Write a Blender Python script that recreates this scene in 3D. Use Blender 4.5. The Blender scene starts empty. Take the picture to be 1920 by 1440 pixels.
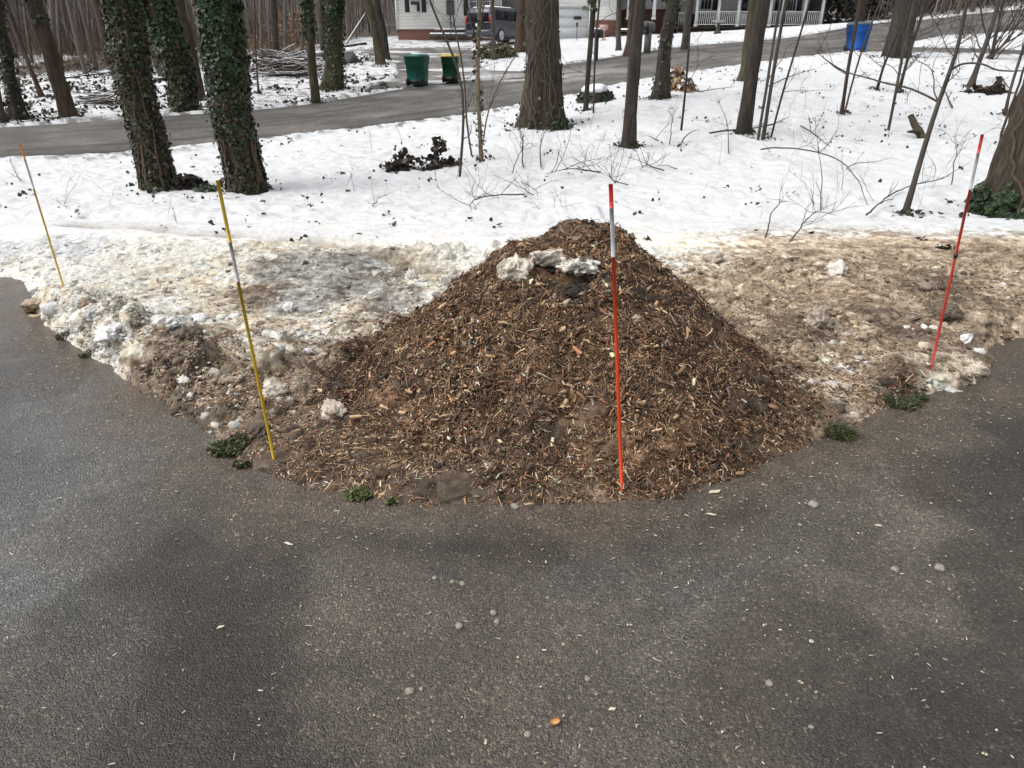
import bpy, math, random
import numpy as np
from mathutils import Matrix, Vector

# ------------------------------------------------------------------ camera, sky, sun, exposure
SC = bpy.context.scene
COL = SC.collection
CAMH, PITCH, F = 1.6, math.radians(24.5), 1320.0
cam_d = bpy.data.cameras.new('camera'); cam = bpy.data.objects.new('camera', cam_d); COL.objects.link(cam)
cam.location = (0, 0, CAMH); cam.rotation_euler = (math.pi / 2 - PITCH, 0, 0)
cam_d.sensor_width = 36; cam_d.lens = 36 * F / 1920; cam_d.clip_start = 0.05; cam_d.clip_end = 1500
SC.camera = cam
SUN_EL, SUN_AZ = math.radians(56), math.radians(-105)      # azimuth measured from +Y towards +X
world = bpy.data.worlds.new('World'); SC.world = world; world.use_nodes = True
wn, wl = world.node_tree.nodes, world.node_tree.links
bg = wn['Background']
sky = wn.new('ShaderNodeTexSky'); sky.sky_type = 'NISHITA'; sky.sun_disc = False
sky.sun_elevation = SUN_EL; sky.sun_rotation = SUN_AZ; sky.dust_density = 6.0; sky.air_density = 1.5; sky.ozone_density = 1.0
hsv = wn.new('ShaderNodeHueSaturation'); hsv.inputs['Saturation'].default_value = 0.16; hsv.inputs['Value'].default_value = 1.0
wl.new(sky.outputs[0], hsv.inputs['Color']); wl.new(hsv.outputs[0], bg.inputs['Color'])
bg.inputs['Strength'].default_value = 0.15
sun_d = bpy.data.lights.new('sun', 'SUN'); sun_d.energy = 0.75; sun_d.angle = math.radians(45); sun_d.color = (1.0, 0.97, 0.93)
sun = bpy.data.objects.new('sun', sun_d); COL.objects.link(sun)
sd_ = Vector((math.sin(SUN_AZ) * math.cos(SUN_EL), math.cos(SUN_AZ) * math.cos(SUN_EL), math.sin(SUN_EL)))
sun.rotation_euler = sd_.to_track_quat('Z', 'Y').to_euler()
SC.view_settings.view_transform = 'Standard'; SC.view_settings.look = 'None'
SC.view_settings.exposure = 0.28; SC.view_settings.gamma = 1.0
SC.render.engine = 'CYCLES'
SC.cycles.max_bounces = 6; SC.cycles.diffuse_bounces = 3; SC.cycles.glossy_bounces = 3

RNG = np.random.default_rng(7)
random.seed(7)

# ------------------------------------------------------------------ camera maths (a photo pixel to a place on the ground)
CP, SP = math.cos(PITCH), math.sin(PITCH)
def ray(px, py):
    u, v = (px - 960) / F, (720 - py) / F
    return np.array([u, CP + v * SP, -SP + v * CP])
def P(px, py, Y):
    d = ray(px, py); return np.array([0, 0, CAMH]) + d * (Y / d[1])
def PZ(px, py, z=0.0):
    d = ray(px, py); return np.array([0, 0, CAMH]) + d * ((z - CAMH) / d[2])

# ------------------------------------------------------------------ noise
def _hash(ix, iy, seed):
    n = (ix.astype(np.int64) * 374761393 + iy.astype(np.int64) * 668265263 + seed * 1013904223) & 0xFFFFFFFF
    n = ((n ^ (n >> 13)) * 1274126177) & 0xFFFFFFFF
    n = ((n ^ (n >> 16)) * 2246822519) & 0xFFFFFFFF
    return ((n ^ (n >> 15)) & 0xFFFFFF) / float(0xFFFFFF)
def vn(x, y, seed=0):
    ix, iy = np.floor(x), np.floor(y); fx, fy = x - ix, y - iy
    fx, fy = fx * fx * fx * (fx * (fx * 6 - 15) + 10), fy * fy * fy * (fy * (fy * 6 - 15) + 10)
    a, b = _hash(ix, iy, seed), _hash(ix + 1, iy, seed)
    c, d = _hash(ix, iy + 1, seed), _hash(ix + 1, iy + 1, seed)
    return (a + (b - a) * fx) * (1 - fy) + (c + (d - c) * fx) * fy
def fbm(x, y, seed=0, octv=4, gain=0.5):
    x, y = np.asarray(x, float), np.asarray(y, float)
    s, a, t = 0, 1.0, 0
    for k in range(octv):
        s = s + a * vn(x, y, seed + 17 * k); t += a; a *= gain
        x, y = x * 2.03 + 5.1 + y * 0.13, y * 2.03 - 3.7 - x * 0.07
    return s / t
def worley(x, y, seed=0):
    ix, iy = np.floor(x), np.floor(y)
    best = np.full(x.shape, 9.0); bid = np.zeros(x.shape)
    for dx in (-1, 0, 1):
        for dy in (-1, 0, 1):
            cx, cy = ix + dx, iy + dy
            px = cx + _hash(cx, cy, seed); py = cy + _hash(cx, cy, seed + 91)
            d = np.hypot(px - x, py - y); m = d < best
            best = np.where(m, d, best); bid = np.where(m, _hash(cx, cy, seed + 333), bid)
    return best, bid
def clods(x, y, size, seed):
    d, i = worley(x / size, y / size, seed)
    r = 0.25 + 0.4 * i
    return np.clip(1 - (d / r) ** 2, 0, 1) ** .85 * r * size, i
def ss(a, b, x):
    t = np.clip((x - a) / (b - a), 0, 1); return t * t * (3 - 2 * t)
def polydist(x, y, pts):
    best = np.full(np.shape(x), 1e9)
    for (ax, ay), (bx, by) in zip(pts[:-1], pts[1:]):
        dx, dy = bx - ax, by - ay
        t = np.clip(((x - ax) * dx + (y - ay) * dy) / (dx * dx + dy * dy + 1e-12), 0, 1)
        best = np.minimum(best, np.hypot(x - ax - t * dx, y - ay - t * dy))
    return best
def inpoly(x, y, pts):
    ins = np.zeros(np.shape(x), bool); n = len(pts)
    for i in range(n):
        (ax, ay), (bx, by) = pts[i], pts[(i + 1) % n]
        if ay == by: continue
        c = ((ay > y) != (by > y)) & (x < (bx - ax) * (y - ay) / (by - ay) + ax)
        ins ^= c
    return ins

# ------------------------------------------------------------------ terrain: a smooth sheet through surveyed places
CTRL = [(0,400,8.3),(150,400,8.3),(300,352,10.3),(457,358,10.2),(700,330,11.2),(960,330,11),(1180,275,13),(1393,250,14),(1905,395,8.2),(1697,400,8),
 (1425,260,13.5),(1280,245,14.3),(1238,183,19),(1393,152,21.5),(1682,108,27),(1665,243,14.5),(1580,213,17),(1684,173,20),(1818,162,21),(1015,235,16.3),
 (902,300,12.2),(1500,330,10),
 (0,300,13),(240,288,14),(480,262,16),(640,245,17.3),(880,215,19.5),(1040,185,21.5),(1250,142,25),(1400,120,27.5),(1600,98,31),(1700,85,33),(1920,72,38),
 (0,238,17.5),(230,222,19),(480,205,22),(590,193,23.2),(740,168,26),(850,150,28),(960,135,30),(1060,120,32),(1250,90,35.5),(1480,70,39.5),(1600,48,44),(1690,38,48),(1920,18,56),
 (745,76,52),(1080,72,52),(1430,55,54),(1550,50,55),(918,86,48),(650,86,46),(800,100,41),(640,112,36),(540,130,32),(150,145,33),(20,160,30),(517,118,36)]
_c = [P(*c) for c in CTRL]
_c += [np.array(p, float) for p in [(-3,4,0),(3,4,0),(0,5.5,0),(-6,5.5,0),(6,5,0),(0,0,0),(-8,0,0),(8,0,0),(0,-20,0),(-30,-20,0),(30,-20,0),(-40,10,-.3),(40,12,1.0),
  (-45,40,1.6),(45,45,5),(-60,75,5.5),(-25,75,4.6),(0,75,5),(30,75,6),(65,75,8),(-80,110,13),(-30,110,12),(10,110,12),(50,110,13),(90,110,14),(-110,150,20),(0,150,20),(110,150,21),
  (-150,30,2),(150,40,8),(-100,-40,0),(100,-40,0),(-12,7,.02),(12,7,.1)]]
_c = np.array(_c)
_cs = 20.0
def _U(r2): return 0.5 * r2 * np.log(r2 + 1e-9)
_n = len(_c); _xy = _c[:, :2] / _cs
_K = _U(((_xy[:, None] - _xy[None]) ** 2).sum(-1)) + 0.004 * np.eye(_n)
_Pm = np.hstack([np.ones((_n, 1)), _xy])
_A = np.block([[_K, _Pm], [_Pm.T, np.zeros((3, 3))]])
_w = np.linalg.solve(_A, np.concatenate([_c[:, 2], np.zeros(3)]))
def zt(x, y):
    x = np.asarray(x, float); y = np.asarray(y, float); sh = np.broadcast(x, y).shape
    xs, ys = (np.broadcast_to(x, sh).ravel() / _cs), (np.broadcast_to(y, sh).ravel() / _cs)
    out = _w[_n] + _w[_n + 1] * xs + _w[_n + 2] * ys
    for i in range(_n):
        out = out + _w[i] * _U((xs - _xy[i, 0]) ** 2 + (ys - _xy[i, 1]) ** 2)
    out = out.reshape(sh)
    b = ss(4.5, 9.5, y)
    lawn = np.maximum(out, 0.0) * b + 0.045 * ss(5.0, 7.5, y) * (1 - ss(30, 60, y))
    return np.minimum(lawn, 30.0)
_ts = np.concatenate([np.arange(1.2, 12, .01), np.arange(12, 60, .04), np.arange(60, 170, .3)])
def _march(px, py, fn):
    d = ray(px, py); d = d / d[1]
    x, z = d[0] * _ts, CAMH + d[2] * _ts
    h = fn(x, _ts)
    k = np.nonzero(h >= z)[0]
    i = int(k[0]) if len(k) else len(_ts) - 1
    if i > 0:
        a, b = z[i - 1] - h[i - 1], z[i] - h[i]
        t = _ts[i - 1] + (_ts[i] - _ts[i - 1]) * (a / (a - b + 1e-12) if a > b else 1)
    else: t = _ts[i]
    t = float(np.clip(t, _ts[0], _ts[-1]))
    X = d[0] * t
    return np.array([X, t, float(fn(np.array([X]), np.array([t]))[0])])
def G(px, py): return _march(px, py, zt)

# ------------------------------------------------------------------ driveway edge, banks, pile
EDGE_PX = [(0,523),(28,533),(40,580),(75,612),(170,682),(235,722),(300,772),(375,845),(450,893),(600,940),(760,962),(950,963),(1120,962),(1250,958),(1400,905),(1540,845),(1605,822),(1700,765),(1770,748),(1850,722),(1885,690),(1893,655),(1925,640)]
EDGE = [tuple(PZ(a, b)[:2]) for a, b in EDGE_PX]
EDGE = [(-60, 9.0), (-14, 6.4)] + EDGE + [(8, 4.4), (60, 6)]
EDGE_POLY = EDGE + [(60, 400), (-60, 400)]
def wpx(lst, z=0.1): return [tuple(PZ(a, b, z)[:2]) for a, b in lst]
LBANK = wpx([(45,548),(120,560),(200,600),(290,640),(400,650),(470,640)], .18)
LBANK2 = wpx([(-60,455),(60,440),(200,450),(380,470),(560,480)], .12)
TRENCH = wpx([(150,432),(350,440),(520,451),(640,462),(740,485),(800,500)], .06)
RBERM = wpx([(1220,500),(1380,502),(1550,505),(1750,512),(1960,515),(2300,515)], .17)
REND = wpx([(1690,688),(1760,690),(1840,700)], .08)
RMID = wpx([(1500,600),(1620,560),(1760,585),(1900,590)], .12)
PC = (0.34, 3.69)
def edge_sd(x, y):
    s = polydist(x, y, EDGE)
    return np.where(inpoly(x, y, EDGE_POLY), s, -s)
def pile_h(x, y):
    dx, dy = x - PC[0], y - PC[1]
    th = np.arctan2(dy, dx)
    # reach of the heap in each direction
    ang = np.array([-180, -150, -120, -90, -60, -30, 0, 30, 60, 90, 120, 150, 180]) * math.pi / 180
    rr = np.array([1.14, 1.22, 1.26, 1.20, 1.22, 1.22, 1.04, 1.0, 1.02, 1.1, 1.1, 1.1, 1.14])
    R = np.interp(th, ang, rr) * (0.86 + 0.28 * fbm(np.cos(th) * 2.6 + 7, np.sin(th) * 2.6 + 3, 5, 4))
    s = np.hypot(dx, dy) / R
    sr = np.clip((np.sqrt(s * s + .30 ** 2) - .30) / (math.sqrt(1 + .30 ** 2) - .30), 0, 1)
    prof = (1 - sr) ** 1.13
    tail = 0.055 * (1 - ss(0.75, 1.45, s))
    hump = (.10 * (fbm(x * 2.1 + 3, y * 2.1, 6, 3) - .5) + .06 * (fbm(x * 5 + 3, y * 5, 7, 3) - .5)) * 1.35 * ss(1.2, .75, s)
    return 0.71 * prof + tail + hump, s
def Hbase(x, y):
    """ground without clods: (height, edge distance, pile nearness)"""
    sd = edge_sd(x, y)
    wob = 0.06 * (fbm(x * 3, y * 3, 3, 3) - .5) + .05 * (fbm(x * 9, y * 9, 4, 2) - .5)
    e = sd + wob
    near = 1 - ss(5.6, 7.4, y)
    h = -0.06 + 0.10 * ss(-.06, .22, e)
    g = lambda d, s: np.exp(-(d / s) ** 2)
    lb = g(polydist(x, y, LBANK), .34) * 0.17 + g(polydist(x, y, LBANK2), .62) * 0.09
    lb = lb * (0.75 + 0.6 * fbm(x * 2.2, y * 2.2, 11, 3))
    lb = lb - 0.08 * g(polydist(x, y, TRENCH), .15)
    rb = g(polydist(x, y, RBERM), .42) * .15 + g(polydist(x, y, REND), .16) * .10 + g(polydist(x, y, RMID), .38) * .09
    rb = rb * (0.6 + 0.6 * fbm(x * 2.6, y * 2.6, 12, 3))
    inn = ss(.0, .20, e)
    h = h + (lb + rb) * inn
    ph, s = pile_h(x, y)
    ph = ph * ss(-.02, .25, e)
    h = np.maximum(h, 0) + np.where(h < 0, h, 0) + 0
    h = h + np.maximum(ph - np.maximum(lb + rb, 0) * .6, 0)
    lawn = zt(x, y)
    rel = ss(-.05, .3, e)
    h = h + lawn * rel
    return h, e, s

# ------------------------------------------------------------------ object helpers
def tag(o, label=None, cat=None, group=None, kind=None):
    if label: o['label'] = label
    if cat: o['category'] = cat
    if group: o['group'] = group
    if kind: o['kind'] = kind
    return o
def empty(name, loc, rz=0, **kw):
    o = bpy.data.objects.new(name, None); COL.objects.link(o)
    o.location = tuple(loc); o.rotation_euler = (0, 0, rz); o.empty_display_size = .2
    return tag(o, **kw)
def mesh_from(name, pieces, smooth=False):
    """pieces: (verts n x 3, faces m x k, colour n x 4 or None)"""
    vs, ls, st, cs, off, lo = [], [], [], [], 0, 0
    hascol = any(len(p) > 2 and p[2] is not None for p in pieces)
    for p in pieces:
        v, f = np.asarray(p[0], np.float32), p[1]
        for ff in (f if isinstance(f, list) else [f]):
            ff = np.asarray(ff, np.int32)
            if not len(ff): continue
            ls.append((ff + off).ravel()); k = ff.shape[1]
            st.append(lo + np.arange(len(ff), dtype=np.int32) * k); lo += ff.size
        if hascol:
            c = p[2] if len(p) > 2 and p[2] is not None else np.ones((len(v), 4))
            cs.append(np.broadcast_to(np.asarray(c, np.float32), (len(v), 4)))
        vs.append(v); off += len(v)
    me = bpy.data.meshes.new(name)
    V = np.concatenate(vs); L = np.concatenate(ls); S = np.concatenate(st)
    me.vertices.add(len(V)); me.vertices.foreach_set('co', V.ravel())
    me.loops.add(len(L)); me.loops.foreach_set('vertex_index', L)
    me.polygons.add(len(S)); me.polygons.foreach_set('loop_start', S)
    if smooth: me.polygons.foreach_set('use_smooth', np.ones(len(S), bool))
    if hascol:
        at = me.attributes.new('Col', 'FLOAT_COLOR', 'POINT'); at.data.foreach_set('color', np.concatenate(cs).ravel())
    me.update(calc_edges=True); me.validate()
    return me
def build(name, pieces, mat, parent=None, smooth=False, loc=None, rot=None, **kw):
    me = mesh_from(name, pieces, smooth); me.materials.append(mat)
    o = bpy.data.objects.new(name, me); COL.objects.link(o)
    if parent is not None: o.parent = parent
    if loc is not None: o.location = tuple(loc)
    if rot is not None: o.rotation_euler = rot
    return tag(o, **kw)
BOXF = np.array([[0,3,2,1],[4,5,6,7],[0,1,5,4],[1,2,6,5],[2,3,7,6],[3,0,4,7]])
def box(c, s, rz=0.0, top=1.0, R=None):
    x, y, z = s[0] / 2, s[1] / 2, s[2] / 2
    v = np.array([[-x,-y,-z],[x,-y,-z],[x,y,-z],[-x,y,-z],[-x*top,-y*top,z],[x*top,-y*top,z],[x*top,y*top,z],[-x*top,y*top,z]])
    if rz:
        ca, sa = math.cos(rz), math.sin(rz); v = v @ np.array([[ca, sa, 0], [-sa, ca, 0], [0, 0, 1]])
    if R is not None: v = v @ np.asarray(R).T
    return (v + np.asarray(c, float), BOXF)
def bevbox(c, s, b=0.02, top=1.0):
    """box with chamfered vertical and top edges"""
    x, y, z = s[0] / 2, s[1] / 2, s[2] / 2
    def ring(xx, yy, bb, zz): return [[-xx+bb,-yy,zz],[xx-bb,-yy,zz],[xx,-yy+bb,zz],[xx,yy-bb,zz],[xx-bb,yy,zz],[-xx+bb,yy,zz],[-xx,yy-bb,zz],[-xx,-yy+bb,zz]]
    v = ring(x, y, b, -z) + ring(x * top, y * top, b, z - b) + ring(x * top - b, y * top - b, b * .6, z)
    q = [[i, (i + 1) % 8, 8 + (i + 1) % 8, 8 + i] for i in range(8)] + [[8 + i, 8 + (i + 1) % 8, 16 + (i + 1) % 8, 16 + i] for i in range(8)]
    return (np.array(v) + np.asarray(c, float), [np.array(q), np.array([list(range(16, 24))]), np.array([list(range(7, -1, -1))])])
def prism(poly, w, axis='y', c=(0, 0, 0)):
    """outline in x-z, extruded along y by w"""
    n = len(poly); p = np.array(poly, float)
    a = np.c_[p[:, 0], np.full(n, -w / 2), p[:, 1]]; b = np.c_[p[:, 0], np.full(n, w / 2), p[:, 1]]
    q = np.array([[i, (i + 1) % n, n + (i + 1) % n, n + i] for i in range(n)])
    return (np.vstack([a, b]) + np.asarray(c, float), [q, np.array([list(range(n))[::-1]]), np.array([list(range(n, 2 * n))])])
def tube(path, rad, seg=8, cap=True, bump=None):
    p = np.asarray(path, float); n = len(p); rad = np.broadcast_to(np.asarray(rad, float), (n,))
    t = np.gradient(p, axis=0); t /= np.linalg.norm(t, axis=1)[:, None] + 1e-12
    ref = np.array([1.0, 0, 0]) if abs(t[0, 0]) < .9 else np.array([0, 1.0, 0])
    u = np.cross(t, ref); u /= np.linalg.norm(u, axis=1)[:, None] + 1e-12
    w = np.cross(t, u)
    a = np.arange(seg) * 2 * math.pi / seg
    r = rad[:, None] * (np.ones((n, seg)) if bump is None else bump(np.arange(n)[:, None], a[None, :]))
    v = p[:, None] + r[..., None] * (np.cos(a)[None, :, None] * u[:, None] + np.sin(a)[None, :, None] * w[:, None])
    i, j = np.meshgrid(np.arange(n - 1), np.arange(seg), indexing='ij')
    f = np.stack([i * seg + j, i * seg + (j + 1) % seg, (i + 1) * seg + (j + 1) % seg, (i + 1) * seg + j], -1).reshape(-1, 4)
    fs = [f]
    if cap: fs += [np.array([list(range(seg))]), np.array([list(range((n - 1) * seg, n * seg))[::-1]])]
    return (v.reshape(-1, 3), fs)
def lathe(prof, seg=16, c=(0, 0, 0)):
    p = np.array(prof, float); n = len(p); a = np.arange(seg) * 2 * math.pi / seg
    v = np.stack([p[:, :1] * np.cos(a), p[:, :1] * np.sin(a), np.repeat(p[:, 1:], seg, 1)], -1).reshape(-1, 3)
    i, j = np.meshgrid(np.arange(n - 1), np.arange(seg), indexing='ij')
    f = np.stack([i * seg + j, i * seg + (j + 1) % seg, (i + 1) * seg + (j + 1) % seg, (i + 1) * seg + j], -1).reshape(-1, 4)
    return (v + np.asarray(c, float), [f, np.array([list(range(seg))[::-1]]), np.array([list(range((n - 1) * seg, n * seg))])])
_ico = {}
def ico(sub):
    if sub not in _ico:
        import bmesh
        bm = bmesh.new(); bmesh.ops.create_icosphere(bm, subdivisions=sub, radius=1)
        _ico[sub] = (np.array([v.co[:] for v in bm.verts]), np.array([[v.index for v in f.verts] for f in bm.faces])); bm.free()
    return _ico[sub]
def n3(p, s, seed):
    return (fbm(p[:, 0] * s + p[:, 2] * s * .7, p[:, 1] * s - p[:, 2] * s * .6, seed, 3) + fbm(p[:, 1] * s + 9, p[:, 2] * s + p[:, 0] * .5 * s, seed + 5, 3)) - 1.0
def lump(size, seed, sub=3, amp=.5, flat=.8, sharp=1.6):
    v, f = ico(sub)
    r = 1 + amp * n3(v, sharp, seed) + .3 * amp * n3(v, sharp * 3, seed + 40)
    # a few cut faces make it angular
    rg = np.random.default_rng(seed)
    for k in range(6):
        d = rg.normal(size=3); d /= np.linalg.norm(d); t = rg.uniform(.65, .95)
        dot = v @ d; lim = t / np.clip(dot, 1e-3, None); r = np.where((dot > 0) & (r > lim), lim + (r - lim) * .25, r)
    return v * r[:, None] * np.array([1, 1, flat]) * np.asarray(size), f

# ------------------------------------------------------------------ materials
def newmat(name):
    m = bpy.data.materials.new(name); m.use_nodes = True
    nt = m.node_tree; return m, nt.nodes, nt.links, nt.nodes['Principled BSDF']
def N(nodes, typ, **kw):
    n = nodes.new(typ)
    for k, v in kw.items():
        if hasattr(n, k): setattr(n, k, v)
        else: n.inputs[k.replace('_', ' ')].default_value = v
    return n
def ramp(nodes, stops):
    r = nodes.new('ShaderNodeValToRGB'); e = r.color_ramp.elements
    while len(e) < len(stops): e.new(.5)
    for el, (p, c) in zip(e, stops): el.position = p; el.color = (*c, 1) if len(c) == 3 else c
    return r
def mat_plain(name, col, rough=.6, metal=0.0, noise=.0, nscale=8.0, bump=0.0, bscale=60.0, spec=.5):
    m, n, l, b = newmat(name)
    b.inputs['Roughness'].default_value = rough; b.inputs['Metallic'].default_value = metal; b.inputs['Specular IOR Level'].default_value = spec
    tc = n.new('ShaderNodeTexCoord')
    t = N(n, 'ShaderNodeTexNoise', Scale=nscale, Detail=6.0); l.new(tc.outputs['Object'], t.inputs['Vector'])
    c = np.array(col)
    r = ramp(n, [(.3, tuple(c * (1 - noise))), (.7, tuple(np.minimum(c * (1 + noise), 1)))])
    l.new(t.outputs[0], r.inputs[0]); l.new(r.outputs[0], b.inputs['Base Color'])
    if bump:
        t2 = N(n, 'ShaderNodeTexNoise', Scale=bscale, Detail=4.0); l.new(tc.outputs['Object'], t2.inputs['Vector'])
        bp = N(n, 'ShaderNodeBump', Strength=bump, Distance=.01); l.new(t2.outputs[0], bp.inputs['Height']); l.new(bp.outputs[0], b.inputs['Normal'])
    return m
def mat_col(name, rough=.8, bump=0.0, bscale=80.0, bdist=.01, fine=0.0, fscale=200.0, wet=False, spec=.4, sss=0.0, speck=0.0):
    """colour comes from what was laid down on the mesh (Col), broken up by fine grain"""
    m, n, l, b = newmat(name)
    at = N(n, 'ShaderNodeAttribute'); at.attribute_name = 'Col'
    b.inputs['Specular IOR Level'].default_value = spec
    tc = n.new('ShaderNodeTexCoord'); out = at.outputs['Color']
    if fine:
        t = N(n, 'ShaderNodeTexNoise', Scale=fscale, Detail=4.0, Roughness=.7); l.new(tc.outputs['Object'], t.inputs['Vector'])
        r = ramp(n, [(.25, (1 - fine,) * 3), (.75, (1 + fine,) * 3)])
        l.new(t.outputs[0], r.inputs[0])
        mx = n.new('ShaderNodeMix'); mx.data_type = 'RGBA'; mx.blend_type = 'MULTIPLY'; mx.inputs['Factor'].default_value = 1
        l.new(out, mx.inputs['A']); l.new(r.outputs[0], mx.inputs['B']); out = mx.outputs['Result']
    if speck:
        for sc_, lo, hi, k0, k1 in ((70.0, .30, .40, 1 - speck, 1.0), (38.0, .62, .70, 1.0, 1 + speck * .7), (17.0, .32, .66, 1 - speck * .75, 1 + speck * .35)):
            t = N(n, 'ShaderNodeTexNoise', Scale=sc_, Detail=5.0, Roughness=.75); l.new(tc.outputs['Object'], t.inputs['Vector'])
            r = ramp(n, [(lo, (k0,) * 3), (hi, (k1,) * 3)]); l.new(t.outputs[0], r.inputs[0])
            mx = n.new('ShaderNodeMix'); mx.data_type = 'RGBA'; mx.blend_type = 'MULTIPLY'; mx.inputs['Factor'].default_value = 1
            l.new(out, mx.inputs['A']); l.new(r.outputs[0], mx.inputs['B']); out = mx.outputs['Result']
    l.new(out, b.inputs['Base Color'])
    b.inputs['Roughness'].default_value = rough
    if wet:
        mr = N(n, 'ShaderNodeMapRange'); mr.inputs['To Min'].default_value = rough; mr.inputs['To Max'].default_value = .25
        l.new(at.outputs['Alpha'], mr.inputs['Value']); l.new(mr.outputs[0], b.inputs['Roughness'])
    if bump:
        t2 = N(n, 'ShaderNodeTexNoise', Scale=bscale, Detail=5.0, Roughness=.65); l.new(tc.outputs['Object'], t2.inputs['Vector'])
        bp = N(n, 'ShaderNodeBump', Strength=bump, Distance=bdist); l.new(t2.outputs[0], bp.inputs['Height']); l.new(bp.outputs[0], b.inputs['Normal'])
    if sss:
        b.inputs['Subsurface Weight'].default_value = sss; b.inputs['Subsurface Radius'].default_value = (.03, .03, .035); b.inputs['Subsurface Scale'].default_value = .5
    return m
def mat_asphalt():
    m, n, l, b = newmat('wet_asphalt')
    at = N(n, 'ShaderNodeAttribute'); at.attribute_name = 'Col'
    tc = n.new('ShaderNodeTexCoord')
    vo = N(n, 'ShaderNodeTexVoronoi', Scale=200.0); l.new(tc.outputs['Object'], vo.inputs['Vector'])
    vo2 = N(n, 'ShaderNodeTexVoronoi', Scale=125.0); l.new(tc.outputs['Object'], vo2.inputs['Vector'])
    t = N(n, 'ShaderNodeTexNoise', Scale=320.0, Detail=3.0); l.new(tc.outputs['Object'], t.inputs['Vector'])
    sepc = n.new('ShaderNodeSeparateColor'); l.new(vo.outputs['Color'], sepc.inputs[0])
    r = ramp(n, [(.0, (.42,) * 3), (.45, (.85,) * 3), (.9, (1.22, 1.18, 1.12)), (.98, (1.9, 1.8, 1.65)), (1, (3.6, 3.4, 3.0))])
    l.new(sepc.outputs[0], r.inputs[0])
    mx = n.new('ShaderNodeMix'); mx.data_type = 'RGBA'; mx.blend_type = 'MULTIPLY'; mx.inputs['Factor'].default_value = 1
    l.new(at.outputs['Color'], mx.inputs['A']); l.new(r.outputs[0], mx.inputs['B'])
    sep2 = n.new('ShaderNodeSeparateColor'); l.new(vo2.outputs['Color'], sep2.inputs[0])
    r2 = ramp(n, [(.0, (.7,) * 3), (.96, (1.1,) * 3), (.985, (1.7, 1.6, 1.45)), (1, (2.4, 2.25, 2.0))]); l.new(sep2.outputs[1], r2.inputs[0])
    mx2 = n.new('ShaderNodeMix'); mx2.data_type = 'RGBA'; mx2.blend_type = 'MULTIPLY'; mx2.inputs['Factor'].default_value = 1
    l.new(mx.outputs['Result'], mx2.inputs['A']); l.new(r2.outputs[0], mx2.inputs['B'])
    l.new(mx2.outputs['Result'], b.inputs['Base Color'])
    mr = N(n, 'ShaderNodeMapRange'); mr.inputs['To Min'].default_value = .75; mr.inputs['To Max'].default_value = .22
    l.new(at.outputs['Alpha'], mr.inputs['Value']); l.new(mr.outputs[0], b.inputs['Roughness'])
    inv = N(n, 'ShaderNodeMath', operation='MULTIPLY_ADD'); inv.inputs[1].default_value = -1.0; inv.inputs[2].default_value = 1.0
    l.new(vo.outputs['Distance'], inv.inputs[0])
    ad = N(n, 'ShaderNodeMath', operation='MULTIPLY_ADD'); ad.inputs[1].default_value = .6
    l.new(t.outputs[0], ad.inputs[0]); l.new(inv.outputs[0], ad.inputs[2])
    ad2 = N(n, 'ShaderNodeMath', operation='MULTIPLY_ADD'); ad2.inputs[1].default_value = -.9
    l.new(vo2.outputs['Distance'], ad2.inputs[0]); l.new(ad.outputs[0], ad2.inputs[2])
    bp = N(n, 'ShaderNodeBump', Strength=.7, Distance=.005); l.new(ad2.outputs[0], bp.inputs['Height']); l.new(bp.outputs[0], b.inputs['Normal'])
    b.inputs['Specular IOR Level'].default_value = .5
    return m
def mat_bark(name, dark, mid, light, moss=None, scale=1.0, mossk=.5):
    m, n, l, b = newmat(name)
    tc = n.new('ShaderNodeTexCoord'); mp = n.new('ShaderNodeMapping'); mp.inputs['Scale'].default_value = (14 * scale, 14 * scale, 2.4 * scale)
    l.new(tc.outputs['Object'], mp.inputs[0])
    t = N(n, 'ShaderNodeTexNoise', Scale=1.0, Detail=7.0, Roughness=.7, Distortion=.6); l.new(mp.outputs[0], t.inputs['Vector'])
    r = ramp(n, [(.3, dark), (.52, mid), (.75, light)]); l.new(t.outputs[0], r.inputs[0])
    out = r.outputs[0]
    t3 = N(n, 'ShaderNodeTexNoise', Scale=1.1, Detail=3.0); l.new(tc.outputs['Object'], t3.inputs['Vector'])
    r3 = ramp(n, [(.45, (0, 0, 0)), (.62, (1, 1, 1))]); l.new(t3.outputs[0], r3.inputs[0])
    mx = n.new('ShaderNodeMix'); mx.data_type = 'RGBA'; l.new(out, mx.inputs['A'])
    mx.inputs['B'].default_value = (*(moss or tuple(np.array(mid) * .8)), 1)
    mm = N(n, 'ShaderNodeMath', operation='MULTIPLY'); mm.inputs[1].default_value = mossk if moss else .35
    l.new(r3.outputs[0], mm.inputs[0]); l.new(mm.outputs[0], mx.inputs['Factor'])
    l.new(mx.outputs['Result'], b.inputs['Base Color'])
    b.inputs['Roughness'].default_value = .9; b.inputs['Specular IOR Level'].default_value = .2
    bp = N(n, 'ShaderNodeBump', Strength=.9, Distance=.03); l.new(t.outputs[0], bp.inputs['Height']); l.new(bp.outputs[0], b.inputs['Normal'])
    return m
M_snow = mat_col('snow', rough=.65, bump=.5, bscale=16.0, bdist=.05, fine=.05, fscale=60, spec=.3)
M_bank = mat_col('dirty_snow', rough=.8, bump=1.0, bscale=95.0, bdist=.016, fine=.5, fscale=130, wet=True, speck=.6)
M_mulch = mat_col('mulch', rough=.9, bump=.9, bscale=150.0, bdist=.015, fine=.7, fscale=140)
M_mud = mat_col('mud', rough=.85, bump=.8, bscale=150.0, bdist=.008, fine=.6, fscale=200, speck=.5, spec=.25)
M_chip = mat_col('wood_chips', rough=.75, spec=.3, fine=.25, fscale=90)
M_asph = mat_asphalt()
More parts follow.
